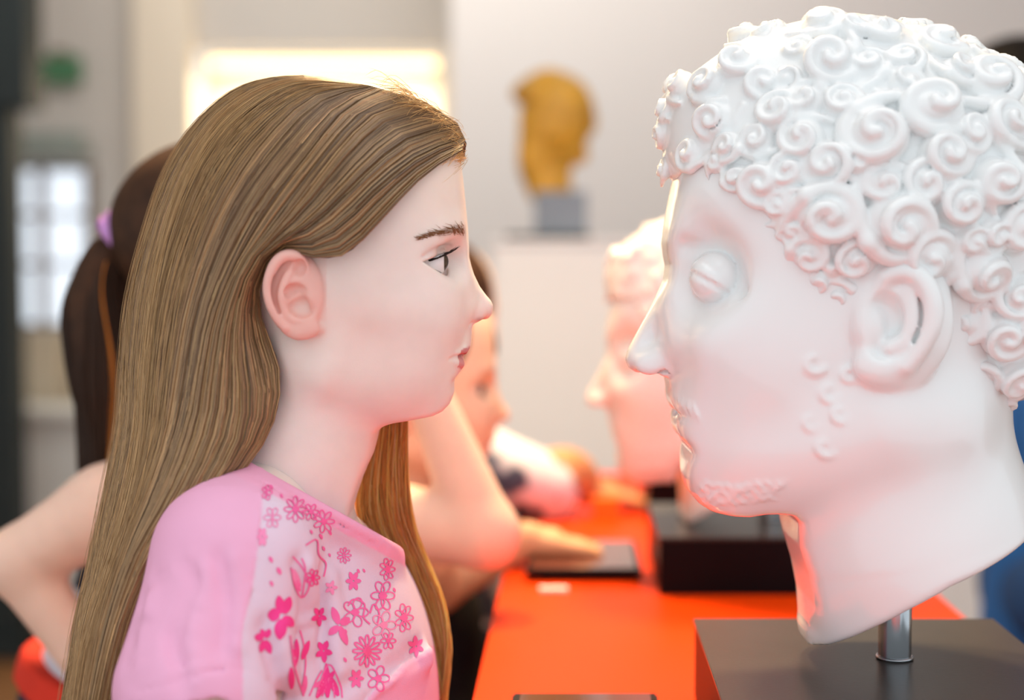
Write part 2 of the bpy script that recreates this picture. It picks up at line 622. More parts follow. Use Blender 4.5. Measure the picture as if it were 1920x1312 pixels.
# green sign
sg = thing('exit_sign', 'small green exit sign high on the taupe wall', 'sign', tuple(P(110, 130, 5.45)))
px_box('sign_plate', 68, 150, 104, 156, 5.43, 0.03, M['sign_green'], sg, 0.004)
px_box('bracket', 96, 122, 92, 104, 5.45, 0.05, M['fitting'], sg)
# bright window with bars
wn = thing('window_1', '', '', tuple(P(80, 460, 5.44)))
del wn['label'], wn['category']
wn['kind'] = 'structure'
for i, (x0, x1) in enumerate([(-90, -8), (2, 72), (82, 162)]):
    for j, (y0, y1) in enumerate([(318, 398), (406, 492), (500, 606)]):
        px_box('pane', x0, x1, y0, y1, 5.44, 0.01, M['glass_glow'], wn)
for x in (-100, -3, 77, 167):
    px_box('window_bar', x - 5, x + 5, 312, 612, 5.41, 0.05, M['fitting'], wn)
for y in (314, 402, 496, 610):
    px_box('window_bar', -100, 170, y - 4, y + 4, 5.415, 0.04, M['fitting'], wn)
sh = thing('wall_shelf_unit', 'grey-green shelf board on the wall above the bright window', 'shelf', tuple(P(60, 280, 5.3)))
px_box('shelf_board', -120, 152, 268, 292, 5.30, 0.15, M['teal_grey'], sh, 0.006)
px_box('back_panel', -120, 152, 248, 268, 5.40, 0.05, M['teal_grey'], sh)
pb = thing('panel_cabinet', 'beige low cabinet below the bright window', 'cabinet', tuple(P(40, 690, 5.2) * [1, 1, 0]))
a, b = P(-160, 756, 5.2), P(112, 622, 5.2)
box_obj('body', (a[0], 5.2, 0.05), (b[0], 5.42, b[2]), M['beige'], pb, 0.01)
box_obj('plinth_board', (a[0] + .02, 5.22, 0), (b[0] - .02, 5.42, 0.05), M['fitting'], pb)
px_box('door', -60, 22, 640, 880, 5.18, 0.02, M['beige'], pb, 0.004)
px_box('door', 28, 106, 640, 880, 5.18, 0.02, M['beige'], pb, 0.004)
# pale counter
ct = thing('display_counter', 'pale grey low display counter at the lower left behind the ponytail girl', 'counter', tuple(P(0, 1000, 4.95) * [1, 1, 0]))
a, b = P(-500, 766, 4.9), P(330, 766, 4.9)
box_obj('body', (a[0], 4.92, .06), (b[0], 5.13, a[2] - .03), M['pale_grey'], ct, 0.005)
box_obj('counter_top', (a[0] - .02, 4.88, a[2] - .03), (b[0] + .02, 5.15, a[2]), M['pale_grey'], ct, 0.006)
box_obj('kick_board', (a[0] + .03, 4.95, 0), (b[0] - .03, 5.1, .06), M['fitting'], ct)

# ------------------------------------------------------------------ the red table, plinths and what lies on it
TZ = CAMZ - 0.332
PZ = CAMZ - 0.271
TR = math.atan((1080 - 960) / FPX) * -1        # the table runs slightly to the right going back


def line_at(x0px, y0px, Y):
    """x at depth Y of the floor-parallel line through pixel (x0,y0) at table level running to the vanishing point"""
    p = P(x0px, y0px, 0.332 * FPX / (y0px - 519.0))
    return p[0] + (Y - p[1]) * (1080 - 960) / FPX


tb = thing('display_table', 'long glossy orange-red display table under the sculptures', 'table', (0.12, 1.8, 0))
y0, y1 = 0.55, 2.4
xs = [line_at(938, 1104, y0), line_at(1727, 1089, y0), line_at(1727, 1089, y1), line_at(938, 1104, y1)]


def prism(name, xy, z0, z1, m, parent, bevel=0.0):
    bm = bmesh.new()
    lo = [bm.verts.new((x, y, z0)) for x, y in xy]
    hi = [bm.verts.new((x, y, z1)) for x, y in xy]
    bm.faces.new(lo[::-1])
    bm.faces.new(hi)
    n = len(xy)
    for i in range(n):
        bm.faces.new((lo[i], lo[(i + 1) % n], hi[(i + 1) % n], hi[i]))
    if bevel:
        bmesh.ops.bevel(bm, geom=bm.edges[:], offset=bevel, segments=2, affect='EDGES')
    if parent:
        for v in bm.verts:
            v.co -= parent.location
    me = bpy.data.meshes.new(name)
    bm.to_mesh(me)
    bm.free()
    return link_mesh(name, me, m, parent, smooth=False)


prism('tabletop', [(xs[0], y0), (xs[1], y0), (xs[2], y1), (xs[3], y1)], TZ - .04, TZ, M['table'], tb, 0.002)
ins = 0.05
prism('pedestal_body', [(xs[0] + ins, y0 + ins), (xs[1] - ins, y0 + ins), (xs[2] - ins, y1 - ins), (xs[3] + ins, y1 - ins)],
      0, TZ - .04, M['table_side'], tb)


def plinth(Y_front, x_left, size_y, label, top_mat, name='plinth'):
    """low block on the table; width 0.236 m"""
    k = (1080 - 960) / FPX
    w = 0.236
    xl = x_left
    t = thing(name, label, 'plinth', (xl + w / 2, Y_front + size_y / 2, TZ), 'low plinths on the red table')
    q = [(xl, Y_front), (xl + w, Y_front), (xl + w + k * size_y, Y_front + size_y), (xl + k * size_y, Y_front + size_y)]
    prism('block', q, TZ, PZ - .003, M['plinth_black'], t, 0.0006)
    e = 0.0012
    q2 = [(q[0][0] - e, q[0][1] - e), (q[1][0] + e, q[1][1] - e), (q[2][0] + e, q[2][1] + e), (q[3][0] - e, q[3][1] + e)]
    prism('top_board', q2, PZ - .003, PZ, top_mat, t, 0.0005)
    return t


k_ = (1080 - 960) / FPX
Yb = 0.271 * FPX / 647.0
xl_back = P(1303, 1166, Yb)[0]
plinth(Yb - .235, xl_back - k_ * .235, .235, 'grey-topped low plinth under the front curly white bust, nearest the camera', M['plinth_top'])
plinth(1.472, P(1237, 1010, 1.472)[0], .225, 'black plinth with grey top behind the chin of the front bust', M['plinth_top'])
plinth(1.93, P(1215, 900, 1.93)[0], .225, 'furthest black plinth, behind the second bust', M['plinth_black'])

# glass information panels on the table
def panel(u0, u1, Yf, Yb2, label):
    z = TZ
    a, b = P(u0, 1100, Yf)[0], P(u1, 1100, Yf)[0]
    t = thing('information_panel', label, 'panel', ((a + b) / 2, (Yf + Yb2) / 2, z))
    k = k_ * (Yb2 - Yf)
    prism('foot', [(a + .015, Yf + .02), (b - .015, Yf + .02), (b - .015 + k, Yb2 - .02), (a + .015 + k, Yb2 - .02)], z, z + .006, M['plinth_black'], t)
    prism('frame', [(a, Yf), (b, Yf), (b + k, Yb2), (a + k, Yb2)], z + .006, z + .013, M['plinth_black'], t, .0015)
    prism('glass', [(a + .006, Yf + .006), (b - .006, Yf + .006), (b - .006 + k, Yb2 - .006), (a + .006 + k, Yb2 - .006)], z + .0125, z + .0142, M['tablet'], t)
    return t


panel(985, 1204, 1.535, 1.71, 'dark glass information panel on the table under the reaching hand')
panel(948, 1250, .97, 1.078, 'dark glass information panel at the bottom edge of the view')
lc = P(1038, 1113, 0.332 * FPX / (1113 - 519.0))
tag(box_obj('label_card', (lc[0] - .015, lc[1] - .006, TZ), (lc[0] + .015, lc[1] + .006, TZ + .004), M['paper'], None, .0008),
    'tiny white label card in front of the dark glass panel', 'card')
oc = P(1135, 975, 1.95)  # small upright box for an orange spot of unknown nature
tag(box_obj('orange_block', (oc[0] - .018, 1.93, TZ), (oc[0] + .018, 1.95, TZ + .03), M['plain_orange'], None, .001),
    'small orange block standing on the far part of the red table', 'card')

# ------------------------------------------------------------------ far display: white pedestal with an ochre head
pd = thing('pedestal', 'tall white pedestal carrying the golden head in the background', 'pedestal', tuple(P(1085, 700, 3.15) * [1, 1, 0]))
a, b = P(926, 448, 3.0), P(1262, 448, 3.0)
box_obj('body', (a[0], 3.0, .03), (b[0], 3.33, a[2] - .012), M['white_paint'], pd, .004)
box_obj('cap', (a[0] - .006, 2.994, a[2] - .012), (b[0] + .006, 3.336, a[2]), M['white_paint'], pd, .003)
box_obj('foot', (a[0] + .02, 3.02, 0), (b[0] - .02, 3.31, .03), M['dark'], pd)
zt = a[2]
hd = thing('bronze_head', 'golden ochre sculpted head on a grey block in the background', 'sculpture', (float(P(1050, 440, 3.1)[0]), 3.1, float(zt)))
a, b = P(1003, 0, 3.05), P(1102, 0, 3.05)
box_obj('stone_block', (a[0], 3.05, zt + .012), (b[0], 3.17, zt + .104), M['grey_stone'], hd, .004)
a, b = P(948, 0, 3.04), P(1106, 0, 3.04)
box_obj('base_plate', (a[0], 3.02, zt), (b[0], 3.2, zt + .012), M['dark'], hd, .002)
f = Field([P(920, 380, 3.1)[0], 2.98, zt + .08], [P(1150, 380, 3.1)[0], 3.26, P(0, 90, 3.1)[2]], 0.005)
Yg = 3.11
f.ell(P(1045, 215, Yg), (.082, .072, .092), .02)
f.ell(P(1035, 255, Yg), (.07, .06, .085), .02)
f.cap(P(1025, 300, Yg), P(1030, 350, Yg), .045, .05, .02)
f.ell(P(1000, 300, Yg), (.035, .045, .06), .02)           # hair at the nape
f.ell(P(1108, 232, Yg), (.012, .014, .02), .012)          # nose
f.ell(P(1085, 290, Yg), (.022, .028, .022), .012)         # chin and mouth
f.ell(P(1098, 205, Yg), (.016, .045, .012), .01)          # brow
for sgn in (1, -1):
    f.ell(P(1098, 222, Yg - sgn * .034), (.016, .012, .01), .008, '-')
    f.ell(P(1040, 245, Yg - sgn * .066), (.014, .008, .024), .006)
for i in range(26):
    t, p_ = rng.uniform(0, 6.28), rng.uniform(0.1, 1.2)
    c = P(1035, 205, Yg) + np.array([-.008 + .070 * math.sin(p_) * math.cos(t), .062 * math.sin(p_) * math.sin(t), .070 * math.cos(p_)])
    f.ell(c, (.018, .018, .016), .010)
V, Q = f.mesh()
link_mesh('head', npmesh('head', V, Q, hd.location), M['gold'], hd)
pr = thing('pedestal', 'white pedestal low at the right, beside the person in blue', 'pedestal', tuple(P(1760, 1100, 3.3) * [1, 1, 0]))
a, b = P(1640, 900, 3.2), P(1852, 900, 3.2)
box_obj('body', (a[0], 3.2, .03), (b[0], 3.55, a[2] - .012), M['white_paint'], pr, .004)
box_obj('cap', (a[0] - .006, 3.194, a[2] - .012), (b[0] + .006, 3.556, a[2]), M['white_paint'], pr, .003)
box_obj('foot', (a[0] + .02, 3.22, 0), (b[0] - .02, 3.53, .03), M['dark'], pr)


# ------------------------------------------------------------------ the busts
BUST_PROFILE = [(1264, 345), (1256, 384), (1247, 430), (1244, 455), (1247, 478), (1251, 497), (1246, 526), (1222, 574), (1196, 620),
                (1177, 655), (1172, 674), (1177, 689), (1192, 700), (1212, 703), (1232, 701), (1248, 706), (1251, 722), (1250, 738),
                (1254, 752), (1259, 762), (1268, 771), (1262, 780), (1262, 794), (1268, 811), (1281, 824), (1286, 836), (1280, 856),
                (1277, 884), (1286, 914), (1304, 936), (1326, 948), (1360, 953), (1390, 954), (1416, 948), (1445, 946), (1465, 948),
                (1476, 960), (1485, 1012), (1500, 1061), (1509, 1114), (1507, 1159), (1502, 1174), (1506, 1199), (1530, 1186), (1549, 1168),
                (1588, 1135), (1640, 1096), (1712, 1050), (1822, 1002), (1900, 968), (1945, 950), (1938, 930), (1905, 850),
                (1885, 760), (1960, 700), (2020, 500), (2000, 300), (1900, 130), (1700, 50), (1500, 60), (1350, 150), (1275, 270)]


def B(u, v, w=0.0):
    return P(u, v, 1.0 - w)


def bust_head(h, cut=0):
    lo = P(1150, 1215, 1.0) - [0, .15, 0.005]
    hi = P(2030, 40, 1.0) + [0, .15, 0]
    f = Field(lo, hi, h)
    f.ell(B(1625, 380), (.132, .102, .118), .01)
    f.ell(B(1432, 450), (.0695, .080, .095), .03)
    f.ell(B(1445, 620), (.075, .078, .125), .03)
    f.ell(B(1600, 620), (.100, .088, .12), .03)
    f.ell(B(1445, 780), (.0585, .060, .060), .03)
    f.ell(B(1350, 890), (.0275, .030, .024), .022)
    for s in (1, -1):
        f.cap(B(1660, 790, s * .062), B(1390, 900, s * .022), .030, .024, .035)
        f.ell(B(1430, 640, s * .052), (.042, .024, .04), .03)      # cheekbone
        f.ell(B(1375, 800, s * .03), (.03, .026, .036), .03)
    # neck
    f.cap(B(1672, 780), B(1704, 1010), .076, .0825, .04)
    f.cap(B(1704, 1010), B(1768, 1260), .0825, .0975, .03)
    
    f.cap(B(1545, 1050), B(1530, 1190), .016, .009, .03)
    for s in (1, -1):                                              # neck tendon
        f.cap(B(1760, 800, s * .060), B(1600, 1120, s * .030), .018, .012, .03)
    # brow and nose
    for s in (1, -1):
        f.chain([B(1262, 452, s * .006), B(1275, 440, s * .022), B(1305, 442, s * .042), B(1345, 470, s * .058)], [.010, .0105, .010, .007], .014)
    f.chain([B(1270, 480), B(1250, 540), B(1215, 620), B(1196, 668)], [.0125, .0105, .0115, .0135], .018)
    for s in (1, -1):
        f.ell(B(1246, 684, s * .0155), (.020, .0095, .0125), .008)
        f.cap(B(1290, 640, s * .026), B(1285, 560, s * .024), .012, .010, .02)
    f.ell(B(1296, 757), (.020, .026, .022), .02)                     # mouth mound
    for s in (1, -1):
        # eye socket, ball and lids
        f.ell(B(1296, 506, s * .059), (.030, .017, .022), .034, '-')
        ec = B(1339, 521, s * .0465)
        f.ell(ec, (.0160, .0150, .0152), .004)
        pa, pb_ = B(1298, 505, s * .055), B(1358, 541, s * .055)
        dl = (pb_ - pa) / np.linalg.norm(pb_ - pa)
        nx, nz = -dl[2], dl[0]

        def lid(X, Y, Z, up=1):
            q = np.sqrt((X - ec[0]) ** 2 + (Y - ec[1]) ** 2 + (Z - ec[2]) ** 2) - .0172
            side_ = ((X - pa[0]) * nx + (Z - pa[2]) * nz) * up
            return np.maximum(q, -side_)
        f.op(ec - .021, ec + .021, lid, .0012, '+')
        f.op(ec - .021, ec + .021, lambda X, Y, Z: np.maximum(np.sqrt((X - ec[0]) ** 2 + (Y - ec[1]) ** 2 + (Z - ec[2]) ** 2) - .0167,
             ((X - pa[0]) * nx + (Z - pa[2]) * nz) + .0036), .0015, '+')
        f.chain([B(1286, 462, s * .040), B(1322, 470, s * .056), B(1358, 500, s * .066), B(1388, 545, s * .070)], .0025, .010, '-')
        # lips
        f.chain([B(1318, 801, s * .026), B(1296, 783, s * .019), B(1276, 768, s * .009), B(1270, 765, 0)], [.003, .0055, .006, .006], .005)
        f.chain([B(1312, 800, s * .022), B(1292, 797, s * .014), B(1281, 795, s * .0)], [.004, .0085, .0095], .005)
        f.chain([B(1320, 803, s * .029), B(1302, 788, s * .0225), B(1280, 775, s * .014), B(1262, 772, 0)], .0014, .003, '-')
        # nostril and wing crease
        f.chain([B(1204, 698, s * .008), B(1222, 693, s * .0155), B(1246, 692, s * .022), B(1266, 697, s * .024)], [.0010, .0018, .0018, .0008], .003, '-')
        f.chain([B(1278, 692, s * .024), B(1284, 672, s * .025), B(1276, 652, s * .023)], .0010, .008, '-')
        f.ell(B(1222, 700, s * .0085), (.0075, .0045, .005), .003, '-')
        # ear
        w0 = .090
        f.ell(B(1694, 600, s * (w0 + .004)), (.032, .012, .042), .008)
        f.chain([B(1650, 540, s * (w0 + .008)), B(1664, 518, s * (w0 + .012)), B(1695, 508, s * (w0 + .016)), B(1728, 524, s * (w0 + .019)),
                 B(1748, 566, s * (w0 + .021)), B(1746, 612, s * (w0 + .020)), B(1727, 652, s * (w0 + .017)), B(1702, 684, s * (w0 + .013))],
                [.005, .006, .0065, .0068, .0068, .0065, .006, .006], .004)
        f.ell(B(1652, 686, s * (w0 + .006)), (.017, .009, .013), .008)
        f.ell(B(1660, 612, s * (w0 + .014)), (.014, .009, .021), .004, '-')
        f.chain([B(1706, 545, s * (w0 + .014)), B(1712, 590, s * (w0 + .015)), B(1700, 632, s * (w0 + .013)), B(1668, 652, s * (w0 + .010))], .005, .005)
        f.chain([B(1728, 556, s * (w0 + .018)), B(1731, 600, s * (w0 + .018)), B(1716, 640, s * (w0 + .016))], .0022, .003, '-')
        f.ell(B(1634, 612, s * (w0 + .006)), (.008, .006, .012), .006)
        # small carved whiskers by the ear and jaw
        for (cu, cv, rr, ww) in [(1528, 680, 22, .086), (1556, 735, 20, .086), (1548, 838, 20, .078), (1575, 775, 18, .086), (1520, 790, 16, .080), (1592, 700, 16, .088)]:
            th = np.linspace(0.6, 4.4, 9)
            ww = f.near_w(cu, cv, s) - .0004
            f.chain([B(cu + rr * math.cos(a) * (1 - .1 * a), cv + rr * math.sin(a) * (1 - .1 * a), s * ww) for a in th], .0011, .004)
        # beard wisps on the chin
        todo = []
        for i in range(28):
            cu = 1300 + (i % 7) * 23 + (i // 7) * 9
            cv = 943 - (i // 7) * 10 - abs((i % 7) - 2) * 2.5
            c = []
            for dx in (-15, -8, 0, 8, 15):
                uu, vv = cu + dx, cv + 5 * math.sin(dx * .3 + i * 1.7)
                c.append(B(uu, vv, s * f.near_w(uu, vv, s)))
            todo.append((c, [.0004, .0012, .0017, .0013, .0004]))
        for i in range(7):
            c = [(1262 + i * 6, 738 + i * 3), (1264 + i * 7, 750 + i * 4), (1266 + i * 8, 760 + i * 5)]
            todo.append(([B(a_, b_, s * f.near_w(a_, b_, s)) for a_, b_ in c], [.0006, .0014, .0006]))
        for c, r_ in todo:
            f.chain(c, r_, .0015)
    f.extrude_poly([tuple(B(u, v - (cut if v > 945 and u > 1465 else 0))[[0, 2]]) for u, v in BUST_PROFILE], .006)
    V, Q = f.mesh()
    return V, Q


CURLS = [(1298, 291, 33), (1247, 252, 28), (1249, 208, 28), (1277, 162, 30), (1250, 318, 22), (1340, 225, 36), (1366, 279, 30),
         (1345, 305, 22), (1384, 335, 26), (1432, 345, 46), (1462, 385, 30), (1396, 72, 33), (1384, 122, 37), (1438, 66, 30),
         (1325, 160, 35), (1420, 265, 34), (1460, 214, 40), (1430, 160, 38), (1503, 262, 40), (1545, 52, 40), (1557, 119, 52),
         (1628, 125, 34), (1497, 98, 30), (1480, 150, 30), (1510, 190, 36), (1580, 195, 34), (1652, 68, 38), (1698, 55, 35),
         (1690, 120, 38), (1757, 88, 42), (1818, 85, 34), (1551, 309, 42), (1557, 404, 60), (1640, 256, 60), (1655, 345, 40),
         (1687, 420, 64), (1745, 205, 58), (1771, 290, 48), (1848, 160, 52), (1884, 232, 50), (1866, 339, 48), (1800, 385, 46),
         (1735, 478, 54), (1488, 434, 28), (1521, 476, 36), (1533, 520, 34), (1565, 545, 36), (1551, 578, 24), (1604, 485, 38),
         (1842, 510, 52), (1905, 428, 45), (1806, 605, 46), (1768, 655, 34), (1777, 700, 36), (1832, 700, 38), (1884, 630, 46),
         (1902, 708, 38), (1905, 560, 42), (1885, 748, 26), (1902, 143, 34), (1480, 320, 38), (1490, 375, 30), (1605, 310, 32),
         (1600, 60, 34), (1800, 140, 40), (1940, 200, 44), (1960, 300, 50), (1950, 400, 46), (1965, 500, 48), (1950, 610, 46),
         (1945, 690, 40), (1820, 450, 34), (1700, 160, 36), (1820, 250, 38), (1830, 560, 30), (1745, 560, 22), (1860, 440, 34),
         (1730, 345, 40), (1615, 540, 22), (1520, 420, 26)]


def bust_hair(h, curly=True, seed=3):
    r = np.random.default_rng(seed)
    lo = P(1180, 800, 1.0) - [0, .165, 0]
    hi = P(2060, -10, 1.0) + [0, .165, 0]
    f = Field(lo, hi, h)
    C = B(1622, 372)
    R = np.array([.1415, .106, .1165])
    ELL = [(C, R), (B(1830, 560), np.array([.072, .078, .080])), (B(1420, 240), np.array([.064, .066, .062])),
           (B(1560, 200), np.array([.085, .078, .062]))]
    for c_, r_ in ELL:
        f.ell(c_, r_, .02)
    outline = [(1262, 340), (1300, 325), (1350, 325), (1400, 372), (1445, 408), (1480, 470), (1520, 560), (1560, 590), (1610, 550),
               (1650, 500), (1700, 500), (1740, 520), (1765, 570), (1742, 640), (1735, 715), (1790, 722), (1860, 752), (1900, 762),
               (1990, 730), (2060, 500), (2040, 200), (1850, 40), (1600, 10), (1400, 60), (1230, 180), (1225, 300)]
    poly = [tuple(B(u, v, .07 if 1300 < u < 1880 and v > 320 else 0)[[0, 2]]) for u, v in outline]
    f.extrude_poly(poly, .012)

    def surf(u, v, side):
        w, best = 0.0, 0
        for _ in range(6):
            p = B(u, v, side * w)
            cand = []
            for c_, r_ in ELL:
                d = (p - c_) / r_
                q = 1 - d[0] ** 2 - d[2] ** 2
                cand.append(r_[1] * math.sqrt(q) if q > 0 else 0.0)
            w = max(cand)
            best = int(np.argmax(cand))
        p = B(u, v, side * w)
        if w == 0:
            best = int(np.argmin([np.linalg.norm(((p - c_) / r_)[[0, 2]]) for c_, r_ in ELL]))
            c_, r_ = ELL[best]
            d = (p - c_) / r_
            d[1] = 0
            p = c_ + d / np.linalg.norm(d) * r_
        nrm = (p - ELL[best][0]) / ELL[best][1] ** 2
        return p, nrm / np.linalg.norm(nrm)

    def curl(p, n, Rm, turn, phase):
        up = np.array([0, 0, 1.0]) if abs(n[2]) < .85 else np.array([1.0, 0, 0])
        a = np.cross(up, n); a /= np.linalg.norm(a)
        b = np.cross(n, a)
        if curly:
            sq = r.uniform(.82, 1.0)
            f.ell(p, (Rm * .98, Rm * .98 * sq, Rm * .62), .002, rot=np.stack([a, b, n]))
            N = 15
            t = np.linspace(0, 1, N)
            th = phase + turn * t * (2 * math.pi * r.uniform(1.15, 1.5))
            rr = Rm * (0.86 * (1 - t) ** .9 + .10)
            hgt = Rm * (.14 + .50 * np.sin(t * 1.75))
            tilt = r.uniform(-.25, .25)
            pts = [p + a * rr[i] * math.cos(th[i]) + b * rr[i] * sq * math.sin(th[i]) + n * (hgt[i] + tilt * rr[i] * math.cos(th[i])) for i in range(N)]
            f.chain(pts, Rm * (.27 - .08 * t), .0016, sub=2)
            g0 = [p + a * rr[i] * .78 * math.cos(th[i] + .15) + b * rr[i] * .78 * sq * math.sin(th[i] + .15) + n * (hgt[i] + .22 * Rm) for i in range(N - 3)]
            f.chain(g0, Rm * .035, .003, '-', sub=2)
            e = th[0] - turn * .7
            tail = [pts[0], p + a * Rm * 1.15 * math.cos(e) + b * Rm * 1.1 * math.sin(e) + n * .10 * Rm,
                    p + a * Rm * 1.6 * math.cos(e - turn * .5) + b * Rm * 1.5 * math.sin(e - turn * .5)]
            f.chain(tail, [Rm * .26, Rm * .22, Rm * .12], .003, sub=2)
        else:
            N = 8
            s0 = r.uniform(-.4, .4)
            pts = [p + a * Rm * 1.6 * (i / (N - 1) - .5) + b * Rm * .5 * math.sin(i * .9 + phase) + n * Rm * .12 for i in range(N)]
            f.chain(pts, Rm * .28, .004)
    for i, (u, v, rp) in enumerate(CURLS):
        for side in (1, -1):
            if not curly and side == 1 and v > 1e9:
                continue
            du, dv = (0, 0) if side == 1 else r.uniform(-14, 14, 2)
            p, n = surf(u + du, v + dv, side)
            edge = abs(p[1] - 1.0) < .012
            if edge and side == -1:
                continue
            curl(p, n, rp / FPX * r.uniform(.98, 1.12) * (abs(1.0 - (1.0 - p[1]) * .6) if side == 1 else 1), 1 if r.random() > .4 else -1, r.uniform(0, 6.28))
    # curls round the back of the head
    for i in range(70):
        az, el = r.uniform(-1.15, 1.15), r.uniform(-.75, 1.1)
        c_, r_ = ELL[0] if el > -.25 else ELL[1]
        d = np.array([math.cos(el) * math.cos(az), math.cos(el) * math.sin(az), math.sin(el)])
        p = c_ + d * r_
        if p[0] < B(1925, 300)[0] and p[1] < 1.0:
            continue
        n = (p - c_) / r_ ** 2
        curl(p, n / np.linalg.norm(n), r.uniform(32, 46) / FPX, 1 if r.random() > .4 else -1, r.uniform(0, 6.28))
    # curls over the crown between the two sides
    for i in range(34):
        u = 1290 + i * 20.5 + r.uniform(-8, 8)
        for w in (-.035, .0, .035) if i % 2 else (-.055, -.018, .018, .055):
            xx = B(u, 300)[0]
            dx = (xx - C[0]) / R[0]
            dy = w / R[1]
            q = 1 - dx * dx - dy * dy
            if q <= 0.03:
                continue
            p = np.array([xx, 1.0 + w, C[2] + R[2] * math.sqrt(q)])
            if w < 0 and r.random() < .55:
                continue
            n = (p - C) / R ** 2
            n /= np.linalg.norm(n)
            curl(p, n, r.uniform(26, 36) / FPX, 1 if r.random() > .4 else -1, r.uniform(0, 6.28))
    return f.mesh()


def make_bust(label, hV, hQ, rV, rQ, shift, mt, pole_px, Yp, two=False):
    """shift: world translation from the first bust's place"""
    pb_ = np.array([pole_px, Yp, PZ])
    t = thing('classical_bust', label, 'sculpture', tuple(pb_), 'white busts on the red table')
    link_mesh('head', npmesh('head', hV + shift, hQ, pb_), mt, t)
    link_mesh('carved_hair', npmesh('carved_hair', rV + shift, rQ, pb_), mt, t)
    r = .0116
    top = .105 if not two else .07
    pts = [pb_ + [0, 0, .0], pb_ + [0, 0, top]]
    o = tube_mesh('pole', [pts[0], pts[0] + [0, 0, .0005], pts[1]], [r, r, r], M['steel'], t, 40)
    a = np.linspace(0, 2 * math.pi, 40)
    col = [pb_ + [(r + .0006) * math.cos(q), (r + .0006) * math.sin(q), .0012] for q in a]
    tube_mesh('weld_ring', col, [.0011] * 40, M['steel'], t, 6)
    return t


hV, hQ = bust_head(0.0017)
rV, rQ = bust_hair(0.00155)
pole_p = P(1677, 1243, 1.0)
make_bust('large white bust with carved curly hair facing the girl, in sharp focus', hV, hQ, rV, rQ, np.zeros(3), M['plaster'], pole_p[0], 1.0)
hV2, hQ2 = bust_head(0.004, 110)
rV2, rQ2 = bust_hair(0.004, curly=False)
Y2 = 1.585
nose2 = P(1098, 752, Y2)
nose1 = P(1172, 680, 1.0)
K2 = .86
for A_ in (hV2, rV2):
    A_ -= nose1
    A_ *= K2
    A_ += nose2
make_bust('pinkish white smooth-haired bust out of focus behind the curly one', hV2, hQ2, rV2, rQ2, np.zeros(3), M['plaster_b'],
          P(1443, 970, Y2)[0], Y2, True)


# ------------------------------------------------------------------ the girl in front (median plane y = 0.99)
GY = 0.99
SS = 0.99 / 1.0


def G(u, v, w=0.0):
    return P(u, v, GY - w)


GIRL_PROFILE = [(836, 240), (855, 270), (864, 299), (869, 350), (873, 395), (876, 430), (878, 458), (879, 482), (883, 498), (889, 515),
                (900, 537), (911, 551), (920, 561), (924.5, 572), (923, 588), (917, 600), (906, 606), (893, 610), (886, 619), (884, 632), (883, 643),
                (881, 653), (877, 660), (870, 667), (868, 672), (870, 681), (867, 691), (858, 702), (851, 711), (850, 722), (851, 735),
                (845, 753), (832, 766), (814, 774), (777, 781), (745, 788), (722, 796), (709, 806), (704, 830), (699, 850), (688, 872), (676, 900),
                (664, 935), (658, 960), (670, 985), (700, 1010), (700, 1100), (300, 1100), (250, 700), (250, 300), (500, 120), (720, 140)]


